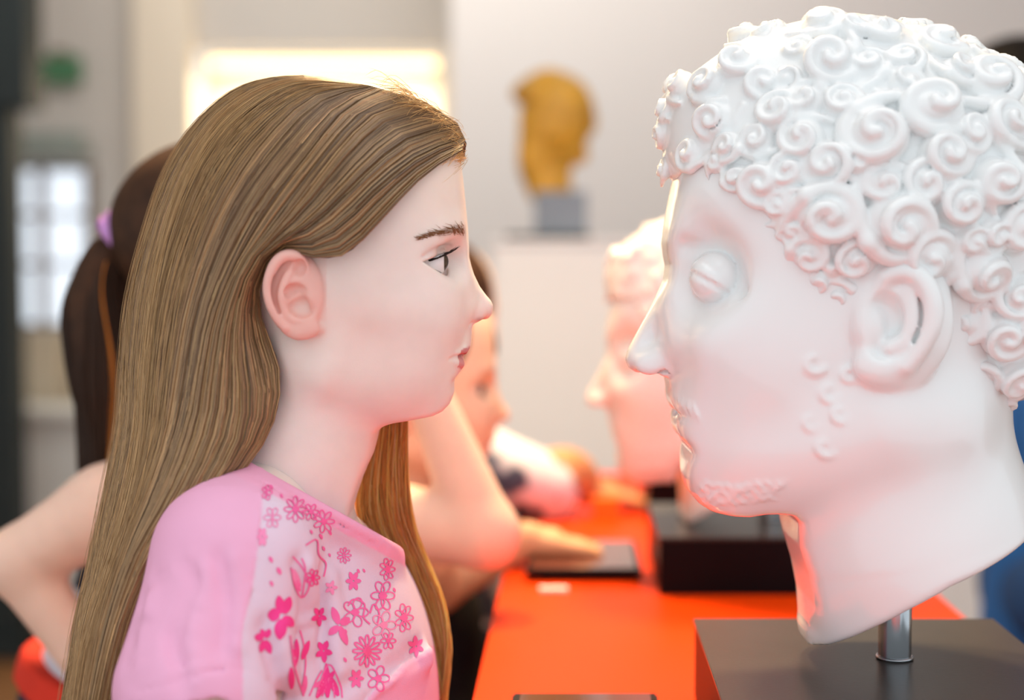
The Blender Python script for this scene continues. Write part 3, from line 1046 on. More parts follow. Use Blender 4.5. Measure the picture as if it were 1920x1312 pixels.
def girl_head(h):
    lo = [G(300, 0)[0], GY - .105, G(0, 1060)[2]]
    hi = [G(940, 0)[0], GY + .105, G(0, 140)[2]]
    f = Field(lo, hi, h)
    f.ell(G(598, 408), (.093, .0665, .082), .01)
    f.ell(G(745, 395), (.0495, .058, .074), .03)
    f.ell(G(735, 555), (.053, .0555, .072), .03)
    f.ell(G(620, 560), (.055, .060, .06), .03)
    f.ell(G(762, 685), (.0405, .040, .040), .025)
    f.ell(G(806, 738), (.0175, .019, .0155), .016)
    for s in (1, -1):
        f.cap(G(612, 690, s * .044), G(788, 745, s * .014), .020, .016, .022)
        f.ell(G(770, 590, s * .032), (.030, .022, .028), .02)
        f.ell(G(730, 690, s * .030), (.030, .022, .024), .02)
    f.cap(G(590, 640), G(560, 830), .046, .0455, .03)
    f.cap(G(560, 830), G(500, 1040), .0455, .056, .03)
    f.cap(G(640, 780), G(620, 960), .022, .018, .02)
    for s in (1, -1):                                     # neck tendon
        f.cap(G(560, 660, s * .045), G(640, 985, s * .012), .008, .007, .016)
    # nose
    f.chain([G(866, 470), G(874, 505), G(893, 545), G(909, 574)], [.0068, .0058, .0062, .0074], .010)
    f.ell(G(912, 580), (.0068, .0080, .0070), .004)
    f.ell(G(869, 650), (.0085, .015, .013), .012)
    for s in (1, -1):
        f.cap(G(846, 470, s * .010), G(868, 575, s * .012), .006, .008, .014)
        f.ell(G(882, 588, s * .0098), (.0098, .0052, .0066), .0035)
        f.chain([G(801, 440, s * .046), G(835, 428, s * .035), G(862, 432, s * .018)], [.004, .006, .006], .012)
        # socket, eyeball bulge, lids
        f.ell(G(856, 486, s * .036), (.0155, .0135, .0105), .012, '-')
        ec = G(806, 490, s * .0335)
        C0, U0, L0 = G(795, 491, s * .04), G(833, 475, s * .04), G(821, 508, s * .04)

        def lids(X, Y, Z):
            q = np.sqrt((X - ec[0]) ** 2 + (Y - ec[1]) ** 2 + (Z - ec[2]) ** 2)
            du, dl = U0 - C0, L0 - C0
            up = ((X - C0[0]) * (-du[2]) + (Z - C0[2]) * du[0]) / math.hypot(du[0], du[2])      # >0 above the upper line
            dn = -((X - C0[0]) * (-dl[2]) + (Z - C0[2]) * dl[0]) / math.hypot(dl[0], dl[2])     # >0 below the lower line
            return np.maximum(q - .0132, -np.maximum(up, dn))
        f.op(ec - .014, ec + .014, lids, .0016, '+')

        def opening(X, Y, Z):
            du, dl = U0 - C0, L0 - C0
            up = ((X - C0[0]) * (-du[2]) + (Z - C0[2]) * du[0]) / math.hypot(du[0], du[2])
            dn = -((X - C0[0]) * (-dl[2]) + (Z - C0[2]) * dl[0]) / math.hypot(dl[0], dl[2])
            inner = (s * (Y - ec[1])) - .0085            # leaves the inner corner closed
            q = np.sqrt((X - ec[0]) ** 2 + (Y - ec[1]) ** 2 + (Z - ec[2]) ** 2) - .024
            return np.maximum(np.maximum(np.maximum(up, dn), inner), np.maximum(np.maximum(q, C0[0] - X), X - ec[0] - .0118))
        f.op(ec - .024, ec + .024, opening, .0010, '-')
        c = [(794, 482), (806, 474), (820, 467), (832, 462), (842, 462)]
        f.chain([G(a_, b_, s * f.near_w(a_, b_, s, .07, GY)) for a_, b_ in c], .0008, .003, '-')
        # nostril, wing crease
        f.ell(G(902, 600, s * .0058), (.0052, .0028, .0022), .0012, '-')
        f.chain([G(886, 607, s * .0140), G(870, 606, s * .0160), G(859, 597, s * .0165), G(859, 584, s * .016), G(868, 573, s * .0145)], .0007, .0035, '-')
    # cut exactly to the profile, then open the mouth line
    f.extrude_poly([tuple(G(u, v)[[0, 2]]) for u, v in GIRL_PROFILE], .004)
    for s in (1, -1):
        nw = lambda u, v: f.near_w(u, v, s, .05, GY)
        up = [(847, 668), (856, 663), (864, 659), (870, 657)]
        lo_ = [(847, 676), (853, 679), (859, 681), (863, 682)]
        cu = [G(u, v, s * (nw(u, v) - .0012)) for u, v in up]
        cl = [G(u, v, s * (nw(u, v) - .0016)) for u, v in lo_]
        f.chain(cu[1:], [.0008, .0018, .0021], .004)
        f.chain(cl[1:], [.0010, .0024, .0027], .004)
        ml = [(842, 673), (849, 671), (856, 669), (863, 667)]
        c = [G(u, v, s * (nw(u, v) + .0003)) for u, v in ml] + [G(873, 664, s * .004), G(880, 661, 0)]
        f.chain(c, [.0002, .0007, .0010, .0012, .0014, .0014], .0020, '-')
        # ear
        w0 = f.near_w(590, 560, s, .1, GY)
        e = lambda u, v, w: G(u, v, s * (w0 + w))
        f.ell(e(551, 548, .0065), (.0185, .0052, .0275), .004)
        f.ell(e(585, 560, -.001), (.009, .006, .022), .008)
        f.chain([e(571, 545, .0062), e(573, 522, .0072), e(571, 499, .0095), e(562, 484, .0115), e(547, 478, .013), e(530, 481, .0140),
                 e(515, 495, .0150), e(504, 520, .0155), e(501, 545, .0150), e(507, 572, .0140), e(519, 595, .0120), e(534, 613, .0100)],
                [.0020, .0026, .0032, .0036, .0038, .0038, .0036, .0032, .0030, .0030, .0030, .0030], .0018)
        f.ell(e(566, 617, .0072), (.0115, .0042, .0068), .004)
        f.cap(e(560, 624, .0070), e(598, 616, .0015), .0030, .0026, .004)
        f.chain([e(553, 497, .0085), e(538, 520, .0118), e(530, 548, .0122), e(531, 574, .0112), e(541, 594, .0098), e(560, 599, .0090)],
                [.0020, .0030, .0034, .0032, .0030, .0026], .0025)
        f.chain([e(566, 519, .0080), e(552, 529, .0100), e(540, 541, .0110)], [.0022, .0026, .0028], .002)
        f.ell(e(567, 575, .0105), (.0085, .0068, .0072), .0022, '-')
        f.ell(e(553, 547, .0115), (.0078, .0046, .0052), .0022, '-')
        f.ell(e(562, 503, .0130), (.0046, .0052, .0058), .0015, '-', )
        f.chain([e(514, 520, .0145), e(512, 552, .0140), e(522, 585, .0120)], .0012, .0022, '-')
        f.chain([e(575, 545, .0065), e(585, 560, .0075), e(590, 578, .0060)], [.0022, .0032, .0026], .002)
        f.cap(e(571, 541, .0060), e(553, 556, .0060), .0016, .001, .002)
    V, Q = f.mesh()
    return V, Q


def skin_colors(V, Y0=None):
    u, v = to_px(V)
    n = len(V)
    base = lin((240, 221, 212))
    c = np.tile(base, (n, 1))

    def mix(w, rgb):
        nonlocal c
        w = np.clip(w, 0, 1)[:, None]
        c = c * (1 - w) + lin(rgb) * w
    lat = np.abs(V[:, 1] - GY)
    mix(.35 * blob(u, v, 700, 650, 95, 80), (238, 180, 168))
    mix(.12 * blob(u, v, 740, 745, 90, 40), (238, 176, 160))
    mix(.25 * blob(u, v, 830, 350, 80, 90), (240, 206, 176))
    # ear rim and hollow
    er = smooth01(lat, .064, .074) * (u < 612) * (u > 480) * (v > 455) * (v < 645)
    mix(.55 * er, (234, 140, 122))
    mix(.30 * blob(u, v, 910, 585, 18, 22), (236, 160, 146))
    # lips
    ml = np.interp(u, [838, 846, 855, 863, 880], [674, 671, 669, 667, 661])
    ub = np.interp(u, [838, 850, 862, 872, 882], [672, 665, 658, 652, 649])
    lb = np.interp(u, [840, 848, 856, 864, 872], [675, 681, 687, 692, 694])
    d_up = smooth01(v, ub - 1.5, ub + 1.5) * (v < ml) * (u > 838)
    d_lo = (v >= ml) * (1 - smooth01(v, lb - 1.5, lb + 1.5)) * (u > 840)
    mix(.85 * d_up * (lat < .026), (198, 92, 94))
    mix(.80 * d_lo * (lat < .026), (212, 112, 112))
    ml = np.interp(u, [838, 846, 855, 863, 880], [674, 671, 669, 667, 661])
    mix(.8 * np.exp(-((v - ml) / 1.8) ** 2) * (u > 838) * (lat < .026), (130, 36, 40))
    # eyelid edges
    mix(.35 * blob(u, v, 826, 472, 26, 14) * (lat > .02), (176, 112, 98))
    mix(.55 * blob(u, v, 900, 600, 9, 5), (150, 66, 58))
    # brow shade under the hairs
    q = np.clip((u - 790) / 84, 0, 1)
    line = np.interp(q, [0, .35, .7, 1], [449, 439, 431, 433])
    thick = 3.0 + 8 * q
    mix(.42 * np.exp(-((v - line) / thick) ** 2) * (u > 788) * (u < 874) * (lat < .052), (148, 96, 62))
    return c


gV, gQ = girl_head(0.0011)
girl = thing('person', 'girl in pink flowered T-shirt, long light brown hair, in sharp profile facing the curly bust', 'person',
             (float(G(470, 1300)[0]), GY, 0.0))


# body under the shirt: coarse, one mesh with the head
def body_field(h, grow=0.0):
    """torso, shoulders, arms, legs; grow thickens it (for cloth)"""
    lo = [G(40, 0)[0], GY - .30, 0.0 if grow == 0 else .62]
    hi = [G(900, 0)[0], GY + .26, G(0, 800)[2]]
    f = Field(lo, hi, h)
    A = math.radians(27)
    ax, nx = np.array([math.sin(A), math.cos(A), 0]), np.array([math.cos(A), -math.sin(A), 0])
    R = np.stack([ax, nx, [0, 0, 1.0]])
    g = grow
    f.ell(G(553, 1305), (.114 + g, .078 + g, .128 + g), .028, rot=R)          # chest
    f.ell(G(555, 1500), (.115 + g, .078 + g, .20 + g), .04, rot=R)
    f.cap(G(505, 960), G(505, 1030), .046 + g, .06 + g, .03)
    nsh = G(436, 1042, .088)                                                  # near shoulder
    fsh = G(600, 1160, -.09)
    f.cap(G(502, 918, .028), nsh + [.004, .004, .002], .026 + g, .044 + g, .03)
    f.cap(G(520, 965, -.03), fsh, .026 + g, .036 + g, .03)
    f.cap(nsh, G(374, 1330, .125), .043 + g, .037 + g, .015)
    f.cap(fsh, fsh + [.03, .03, -.2], .038 + g, .03 + g, .02)
    return f, nsh, fsh, R


bf, nsh, fsh, RB = body_field(0.004)
elb = G(360, 1560, .15)
bf.cap(G(374, 1330, .125), elb, .036, .029, .02)
hand_n = elb + np.array([.05, .02, -.19])
bf.cap(elb, hand_n, .028, .019, .015)
bf.ell(hand_n + [.008, 0, -.03], (.016, .026, .036), .012)
for i in range(4):
    b0 = hand_n + np.array([.010, -.018 + i * .012, -.055])
    bf.chain([b0, b0 + [.004, 0, -.022], b0 + [-.003, 0, -.040 + .004 * abs(i - 1)]], [.0075, .007, .0055], .003)
bf.chain([hand_n + [.01, -.02, -.02], hand_n + [.022, -.034, -.04], hand_n + [.022, -.036, -.058]], [.009, .0075, .006], .004)
elf = fsh + np.array([.03, .03, -.2])
hf = elf + np.array([.02, -.02, -.19])
bf.cap(elf, hf, .028, .019, .015)
bf.ell(hf + [.006, 0, -.03], (.016, .026, .036), .012)
for i in range(4):
    b0 = hf + np.array([.008, -.018 + i * .012, -.055])
    bf.chain([b0, b0 + [.004, 0, -.022], b0 + [-.003, 0, -.040 + .004 * abs(i - 1)]], [.0075, .007, .0055], .003)
bf.chain([hf + [.01, .02, -.02], hf + [.022, .032, -.04], hf + [.022, .034, -.058]], [.009, .0075, .006], .004)
hipc = G(540, 1700)
for s_ in (-.06, .06):
    hp = np.array([hipc[0] + s_ * .4, GY + s_, .74])
    bf.cap(hp, [hp[0] + .02, hp[1], .40], .07, .046, .02)
    bf.cap([hp[0] + .02, hp[1], .40], [hp[0], hp[1], .07], .044, .028, .02)
    bf.cap([hp[0] - .01, hp[1], .03], [hp[0] + .13, hp[1], .022], .03, .022, .02)
bf.ell([hipc[0] + .01, GY, .76], (.10, .12, .11), .04)
bV, bQ = bf.mesh()
V = np.vstack([gV, bV])
Q = np.vstack([gQ, bQ + len(gV)])
colr = np.vstack([skin_colors(gV), np.tile(lin((240, 218, 208)), (len(bV), 1))])
link_mesh('body', npmesh('body', V, Q, girl.location, colr), M['skin'], girl)

# eyes
for s_ in (1, -1):
    ec = G(806, 490, s_ * .0335)
    bm = bmesh.new()
    bmesh.ops.create_uvsphere(bm, u_segments=40, v_segments=40, radius=.0117)
    vs = np.array([v.co for v in bm.verts])
    qs = [[v.index for v in fc.verts] for fc in bm.faces]
    bm.free()
    vs = vs[:, [2, 0, 1]]                                 # pole to +x
    r_ = np.hypot(vs[:, 1], vs[:, 2])
    front = vs[:, 0] > 0
    vs[front & (r_ < .0056), 0] += .0009 * (1 - (r_[front & (r_ < .0056)] / .0056) ** 2)
    c = np.tile(lin((238, 228, 226)), (len(vs), 1))
    iris = front & (r_ < .0062)
    c[iris] = lin((48, 30, 20))
    c[front & (r_ < .0030)] = lin((12, 9, 9))
    me = bpy.data.meshes.new('eye')
    o_ = np.array(girl.location)
    me.from_pydata([tuple(p) for p in (vs + ec - o_)], [], qs)
    a_ = me.color_attributes.new('Col', 'FLOAT_COLOR', 'POINT')
    cc_ = np.ones((len(vs), 4), np.float32); cc_[:, :3] = c
    a_.data.foreach_set('color', cc_.ravel())
    link_mesh('eye', me, M['eye'], girl)
    # lashes along the upper lid
    C_, R_ = [], []
    for i in range(110):
        t = i / 109
        a0 = np.array([803 + 31 * t, 487 - 14 * t])
        w_ = s_ * (.0455 - .003 * t - .011 * t * t)
        L = (7 + 22 * t) * random.uniform(.75, 1.1)
        d0 = np.array([.96, .12 - .42 * t + random.uniform(-.06, .06)]) * L
        pts = [G(*a0, w_), G(*(a0 + d0 * .5 + [0, 2.6]), w_ + s_ * .0018), G(*(a0 + d0 + [0, -1.0 - 3.0 * t]), w_ + s_ * .0028)]
        C_.append(catmull(pts, 6)); R_.append(np.linspace(.00032, .00006, 6))
    for i in range(24):
        t = i / 23
        a0 = np.array([804 + 18 * t, 501 + 8 * t])
        w_ = s_ * (.0440 - .006 * t)
        pts = [G(*a0, w_), G(*(a0 + [4, 2.5]), w_ + s_ * .001), G(*(a0 + [8, 2]), w_ + s_ * .0018)]
        C_.append(catmull(pts, 6)); R_.append(np.linspace(.00012, .00004, 6))
    tv, tq = tubes(np.array(C_), np.array(R_), 3)
    tag(link_mesh('eyelashes', npmesh('eyelashes', tv, tq, girl.location), M['lash'], girl), kind='stuff')

# eyebrow hairs lie on the skin
bvh_head = BVHTree.FromPolygons([tuple(p) for p in gV], [tuple(q) for q in gQ])
CAM0 = Vector((0, 0, CAMZ))


def on_skin(u, v, off=0.0, tree=None, side=1):
    p = Vector(P(u, v, GY))
    if side == 1:
        d = (p - CAM0).normalized()
        hit = (tree or bvh_head).ray_cast(CAM0, d)
        if hit[0] is None:
            return None
        return np.array(hit[0] + hit[1] * off)
    hit = (tree or bvh_head).ray_cast(Vector((p.x, GY + .5, p.z)), Vector((0, -1, 0)))
    if hit[0] is None:
        return None
    return np.array(hit[0] + hit[1] * off)


for s_ in (1, -1):
    C_, R_ = [], []
    for i in range(210):
        t = random.random() ** .8
        u = 787 + 84 * t
        q = t
        v = np.interp(t, [0, .35, .7, 1], [448, 438, 431, 433]) + random.gauss(0, 1.2 + 3.8 * q)
        L = 9 + 6 * random.random()
        ang = math.radians(random.gauss(188 if t < .75 else 240, 14))       # brush backwards, upright by the nose
        pts = []
        for k_i, q_ in enumerate((0, .5, 1)):
            pp = on_skin(u + math.cos(ang) * L * q_, v + math.sin(ang) * L * q_ * .8, .0003 + .0004 * q_, side=s_)
            if pp is None:
                break
            pts.append(pp)
        if len(pts) == 3 and np.linalg.norm(pts[2] - pts[0]) < .012:
            C_.append(catmull(pts, 5)); R_.append(np.linspace(.00018, .00005, 5))
    tv, tq = tubes(np.array(C_), np.array(R_), 3)
    tag(link_mesh('eyebrow', npmesh('eyebrow', tv, tq, girl.location), M['brow'], girl), kind='stuff')

# ------------------------------------------------------------------ hair
GUIDES = [
    [(866, 282), (800, 325), (740, 385), (690, 440), (645, 478), (592, 483), (540, 470), (508, 490), (486, 540), (494, 610), (522, 680), (522, 760), (495, 830), (450, 890), (370, 970), (295, 1065), (248, 1200), (222, 1330)],
    [(872, 262), (795, 292), (715, 352), (650, 415), (590, 455), (535, 458), (497, 488), (470, 560), (475, 640), (497, 720), (492, 790), (450, 870), (366, 960), (288, 1060), (242, 1200), (214, 1330)],
    [(858, 232), (760, 258), (680, 322), (610, 392), (550, 440), (500, 470), (460, 540), (447, 640), (455, 740), (448, 820), (400, 910), (320, 1010), (255, 1130), (222, 1250), (204, 1340)],
    [(800, 192), (710, 212), (640, 277), (570, 367), (510, 440), (460, 500), (425, 600), (412, 700), (400, 800), (355, 910), (280, 1030), (225, 1160), (192, 1290), (186, 1340)],
    [(712, 166), (640, 205), (570, 290), (500, 380), (445, 475), (398, 590), (377, 700), (360, 800), (315, 920), (250, 1040), (207, 1170), (176, 1300), (170, 1345)],
    [(690, 160), (590, 178), (510, 245), (440, 340), (385, 455), (348, 580), (328, 700), (310, 810), (272, 930), (222, 1060), (182, 1190), (156, 1330), (154, 1345)],
    [(680, 158), (545, 152), (440, 208), (368, 300), (318, 425), (288, 560), (273, 700), (262, 820), (237, 940), (197, 1070), (157, 1200), (135, 1330), (134, 1345)],
    [(676, 158), (560, 141), (455, 163), (376, 228), (318, 320), (278, 440), (249, 560), (236, 680), (227, 800), (203, 920), (173, 1050), (144, 1180), (121, 1330), (120, 1345)]]
SHAPE = [.74, .84, .96, 1.0, .95, .80, .52, 0.0]
NB = 56


def guide3d():
    out = []
    for gi, g in enumerate(GUIDES):
        q = catmull(g, NB)
        L = []
        for i, (u, v) in enumerate(q):
            e = 1 - ((u - 592) / 335) ** 2 - ((v - 425) / 287) ** 2
            wh = .0815 * math.sqrt(max(e, 0.02))
            if gi >= 5:
                wh *= [1, .86, 0][gi - 5] if gi > 4 else 1
            base = np.interp(v, [430, 560, 700, 820, 900, 1000, 1100, 1340], [.080, .078, .078, .082, .092, .092, .084, .076])
            wl = base * SHAPE[gi]
            back = smooth01(v, 400, 520) * (1 if u < 560 else smooth01(v, 470, 490) * 0)
            w = wh * (1 - back) + wl * back
            if gi <= 1 and 470 < u < 560 and 455 < v < 640:
                w = min(w, .058 + max(0, (500 - v)) * .0004)
            L.append((u, v, w))
        L = np.array(L)
        # smooth the lateral course
        for _ in range(3):
            L[1:-1, 2] = .25 * L[:-2, 2] + .5 * L[1:-1, 2] + .25 * L[2:, 2]
        out.append(L)
    return np.array(out)          # (8, NB, 3)


GD = guide3d()


def eval_hair(t, j, side=1):
    """t in 0..7 across guides (array n), full length; returns (n, NB, 3) of (u,v,w)"""
    i = np.clip(np.floor(t).astype(int), 0, 6)
    fr = (t - i)[:, None, None]
    fr = fr * fr * (3 - 2 * fr) * .35 + fr * .65
    q = GD[i] * (1 - fr) + GD[i + 1] * fr
    return q


def uvw_world(q, side=1):
    u, v, w = q[..., 0], q[..., 1], q[..., 2]
    Y = GY - w * side
    ue = u
    cx, cy = (ue - 960.0) / FPX, -(v - 656.0) / FPX
    dy = CT + cy * ST
    dz = -ST + cy * CT
    if side == -1:                       # far side: same place in the world, mirrored
        Yr = GY - w
        s = Yr / dy
    else:
        s = Y / dy
    return np.stack([cx * s, np.broadcast_to(Y, s.shape), CAMZ + dz * s], -1)


# the underlayer: one closed shell
TT = np.linspace(0, 7, 43)
qa = eval_hair(TT, None)
inner = qa.copy()
inner[..., 2] = np.maximum(inner[..., 2] - .0035, 0)
near = uvw_world(inner, 1)
far = uvw_world(inner, -1)[::-1]
grid = np.concatenate([near, far[1:]], 0)
n_, m_ = grid.shape[:2]
ii, jj = np.meshgrid(np.arange(n_ - 1), np.arange(m_ - 1), indexing='ij')
qd = np.stack([ii * m_ + jj, ii * m_ + jj + 1, (ii + 1) * m_ + jj + 1, (ii + 1) * m_ + jj], -1).reshape(-1, 4)
f = Field([G(300, 0)[0], GY - .09, G(0, 620)[2]], [G(900, 0)[0], GY + .09, G(0, 130)[2]], .0025)
f.ell(G(592, 392), (.0955, .0725, .0865), .01)
f.ell(G(560, 470), (.075, .066, .06), .01)
cap_poly = [(868, 275), (800, 318), (745, 372), (700, 425), (650, 465), (590, 480), (540, 470), (500, 500), (480, 560), (470, 610), (300, 610), (300, 130), (760, 130), (850, 220)]
f.extrude_poly([tuple(G(u, v)[[0, 2]]) for u, v in cap_poly], .004)
capV, capQ = f.mesh()
HV = np.vstack([grid.reshape(-1, 3), capV])
HQ = np.vstack([qd, capQ + n_ * m_])
hair_o = link_mesh('hair', npmesh('hair', HV, HQ, girl.location), M['hair_base'], girl)


def strand_colors(n, s, sides, root, tip, var=.22, light=.18, seed=1, lightcol=(206, 168, 116), t=None):
    r = np.random.default_rng(seed)
    k = np.linspace(0, 1, s)[None, :, None]
    c = lin(root)[None, None] * (1 - k) + lin(tip)[None, None] * k
    c = c * np.exp(r.normal(0, var, (n, 1, 1)))
    if t is not None:
        tk = t[:, None, None]
        ks = np.linspace(0, 1, s)[None, :, None]
        c = c * np.exp(.20 * np.sin(tk * 9 + 3 * ks) + .22 * np.sin(tk * 23 + 2 + 5 * ks) + .15 * np.sin(tk * 47 + 4 * ks) - .05)
    m = (r.random((n, 1, 1)) < light) * r.uniform(.3, .8, (n, 1, 1))
    c = c * (1 - m) + lin(lightcol)[None, None] * m
    c = np.clip(c, 0, 1)
    return np.repeat(c[:, :, None, :], sides, 2).reshape(-1, 3)


def strands(n, tlo, thi, side, seed, rad=.00034, lift=(.0, .0035), jit=1.0, sub=2, extra=0.0, cut=None):
    r = np.random.default_rng(seed)
    t = r.uniform(tlo, thi, n)
    # clumps: neighbouring strands share a drift
    cl = np.round(t * 9) / 9
    ph = cl * 57.3
    s = np.linspace(0, 1, NB)[None, :]
    drift = (.10 * np.sin(s * 7 + ph[:, None]) + .07 * np.sin(s * 15 + 2.3 * ph[:, None])) * s
    own = (r.normal(0, .10, (n, 1)) * np.sin(s * r.uniform(2, 6, (n, 1)) + r.uniform(0, 6, (n, 1)))) * jit * (.25 + s)
    tt = np.clip(t[:, None] + drift + own, 0, 7)
    i = np.clip(np.floor(tt).astype(int), 0, 6)
    fr = (tt - i)
    fr = fr * fr * (3 - 2 * fr) * .35 + fr * .65
    jx = np.broadcast_to(np.arange(NB)[None], tt.shape)
    q = GD[i, jx] * (1 - fr[..., None]) + GD[i + 1, jx] * fr[..., None]
    lf = r.uniform(*lift, (n, 1)) * (.35 + .65 * np.sin(np.clip(s * 3, 0, 1.57)))
    lock = .0006 * np.sin(tt * 16 + 2 * np.sin(s * 4)) + .0005 * np.sin(tt * 41 + 3 * np.sin(s * 5 + 1))                   # ridges of locks
    q = q.copy()
    q[..., 2] = q[..., 2] + (lf + lock + .001) * np.clip(q[..., 2] / .02, 0, 1)
    out = np.clip((7 - tt) / .25, 0, 1)
    q[..., 0] -= (1 - out) * lf * FPX * .8 + extra * r.normal(0, 1, (n, 1)) * s * (1 - out)
    if cut is not None:
        q = q[:, ::1]
    q = q[:, ::sub] if sub > 1 else q
    global LAST_T
    LAST_T = t
    return uvw_world(q, side), n


def add_strands(name, C, rad, colors, m, parent, seed=0, sides=3):
    r = np.random.default_rng(seed)
    n, s_ = C.shape[:2]
    R = rad * r.uniform(.7, 1.25, (n, 1)) * np.interp(np.linspace(0, 1, s_), [0, .05, .85, 1], [.6, 1, 1, .3])[None]
    tv, tq = tubes(C, R, sides)
    o = link_mesh(name, npmesh(name, tv, tq, girl.location if parent is None else locate(parent), colors), m, parent)
    return tag(o, kind='stuff')


def locate(o):
    l = Vector((0, 0, 0))
    while o:
        l = l + o.location
        o = o.parent
    return l


C, n = strands(11500, 0, 7, 1, 11, lift=(0, .0045))
add_strands('strands', C, .00028, strand_colors(n, C.shape[1], 3, (118, 85, 55), (168, 130, 90), var=.34, light=.22, seed=3, t=LAST_T), M['hair'], hair_o, 5)
C, n = strands(2200, 0, 7, -1, 12, lift=(0, .003), sub=3)
add_strands('strands', C, .0005, strand_colors(n, C.shape[1], 3, (112, 82, 54), (160, 126, 90), seed=4), M['hair'], hair_o, 6)
C, n = strands(320, 5.2, 7, 1, 13, lift=(.002, .009), jit=2.5, sub=1, extra=7)
add_strands('flyaway_strands', C, .00016, strand_colors(n, C.shape[1], 3, (180, 140, 90), (190, 150, 104), seed=5), M['hair'], hair_o, 7)

# baby hairs at the brow and over the crown
C_ = []
r2 = np.random.default_rng(21)
for i in range(700):
    t = r2.random() ** 1.3
    st = np.array([np.interp(t, [0, .5, 1], [868, 858, 760]), np.interp(t, [0, .5, 1], [300, 238, 176])]) + r2.normal(0, 5, 2)
    side = 1
    w = abs(r2.normal(.006, .012))
    d = np.array([-1, np.interp(t, [0, 1], [.5, -.05]) + r2.normal(0, .3)])
    L = r2.uniform(25, 85)
    k = r2.normal(0, 10)
    pts = [(st[0], st[1], w), (st[0] + d[0] * L * .35 + 6, st[1] + d[1] * L * .35 - 5 + k * .3, w + .004),
           (st[0] + d[0] * L * .7, st[1] + d[1] * L * .7 - 4 + k, w + .007), (st[0] + d[0] * L, st[1] + d[1] * L + 2, w + .007)]
    C_.append(uvw_world(catmull(pts, 10)[None])[0])
C_ = np.array(C_)
add_strands('baby_hairs', C_, .00016, strand_colors(len(C_), 10, 3, (206, 160, 96), (214, 172, 112), seed=6), M['hair'], hair_o, 8)

# lock that falls forward over the far shoulder, backlight painted into its gold
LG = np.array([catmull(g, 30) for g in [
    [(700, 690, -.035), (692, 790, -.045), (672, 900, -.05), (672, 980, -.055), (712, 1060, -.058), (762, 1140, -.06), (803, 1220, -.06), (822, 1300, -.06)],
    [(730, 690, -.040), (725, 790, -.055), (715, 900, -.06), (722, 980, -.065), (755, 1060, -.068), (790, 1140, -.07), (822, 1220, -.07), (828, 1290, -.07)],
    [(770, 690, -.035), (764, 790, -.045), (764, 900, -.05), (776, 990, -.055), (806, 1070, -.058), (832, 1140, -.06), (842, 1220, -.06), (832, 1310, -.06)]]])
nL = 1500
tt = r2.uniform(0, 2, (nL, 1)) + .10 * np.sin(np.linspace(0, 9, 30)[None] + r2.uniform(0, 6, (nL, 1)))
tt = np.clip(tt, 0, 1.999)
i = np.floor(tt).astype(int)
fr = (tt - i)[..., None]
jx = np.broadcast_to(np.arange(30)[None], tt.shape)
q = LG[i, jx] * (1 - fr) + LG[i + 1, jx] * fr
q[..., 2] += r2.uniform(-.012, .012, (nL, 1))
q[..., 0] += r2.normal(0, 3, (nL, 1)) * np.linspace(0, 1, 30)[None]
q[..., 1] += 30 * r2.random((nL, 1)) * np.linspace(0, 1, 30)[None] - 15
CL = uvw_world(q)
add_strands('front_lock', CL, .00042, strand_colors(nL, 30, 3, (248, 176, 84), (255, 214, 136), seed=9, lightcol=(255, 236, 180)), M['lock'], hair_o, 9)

# ------------------------------------------------------------------ the pink shirt
sf, nsh_, fsh_, _ = body_field(0.0019, 0.0055)
# sleeve flares a little
sf.cap(nsh_ + [0, 0, -.01], G(378, 1290, .122), .0485, .0535, .012)
sf.cap(fsh_ + [0, 0, -.01], fsh_ + [.02, .02, -.10], .045, .048, .012)
# open sleeve ends, flat hems
hemA, hemB = G(255, 1318, .13), G(500, 1262, .13)


def above_line(A, Bp, Yc0, Yc1, s=1):
    def fn(X, Y, Z):
        d = Bp - A
        L = math.hypot(d[0], d[2])
        return (((X - A[0]) * (-d[2]) + (Z - A[2]) * d[0]) / L) * s
    return fn


cA, cB = G(462, 862, .045), G(730, 1012, .0)
sf.chain([G(466, 878, .046), G(530, 914, .057), G(598, 950, .055), G(655, 985, .040), G(705, 1018, .016), G(722, 1040, -.010)], .0125, .014)
ln = above_line(cA, cB, 0, 0)
neck0 = G(560, 900)


pl_n = np.cross(G(730, 1012) - np.array([0, 0, CAMZ]), G(462, 862) - np.array([0, 0, CAMZ]))
pl_n /= np.linalg.norm(pl_n)
if pl_n[2] < 0:
    pl_n = -pl_n
pl_0 = G(462, 862)


def neck_cut(X, Y, Z):
    up = -((X - pl_0[0]) * pl_n[0] + (Y - pl_0[1]) * pl_n[1] + (Z - pl_0[2]) * pl_n[2])     # <0 above the neckline
    zone = np.sqrt((X - G(600, 900)[0]) ** 2 * .55 + (Y - GY) ** 2) - .088
    return np.maximum(up, zone) + 0 * X


sf.full(neck_cut, .002, '-')
armc = np.array([nsh_, G(374, 1330, .125)])


def arm_d(X, Y, Z, ra, rb):
    a, b = armc
    d = b - a
    t = ((X - a[0]) * d[0] + (Y - a[1]) * d[1] + (Z - a[2]) * d[2]) / (d @ d)
    q = np.sqrt((X - a[0] - t * d[0]) ** 2 + (Y - a[1] - t * d[1]) ** 2 + (Z - a[2] - t * d[2]) ** 2)
    return q, t


hl = above_line(hemA, hemB, 0, 0)


HEM = [(180, 1330), (255, 1313), (310, 1300), (350, 1289), (400, 1275), (435, 1272), (470, 1296), (500, 1340), (560, 1420)]
hem3 = np.array([G(u, v, .13) for u, v in HEM])


def hem_h(X):
    return np.interp(np.asarray(X).ravel(), hem3[:, 0], hem3[:, 2]).reshape(np.shape(X)).astype(np.float32)


def sleeve_end(X, Y, Z):
    q, t = arm_d(X, Y, Z, 0, 0)
    return np.maximum(np.maximum(Z - hem_h(X), q - .064), .5 - t)


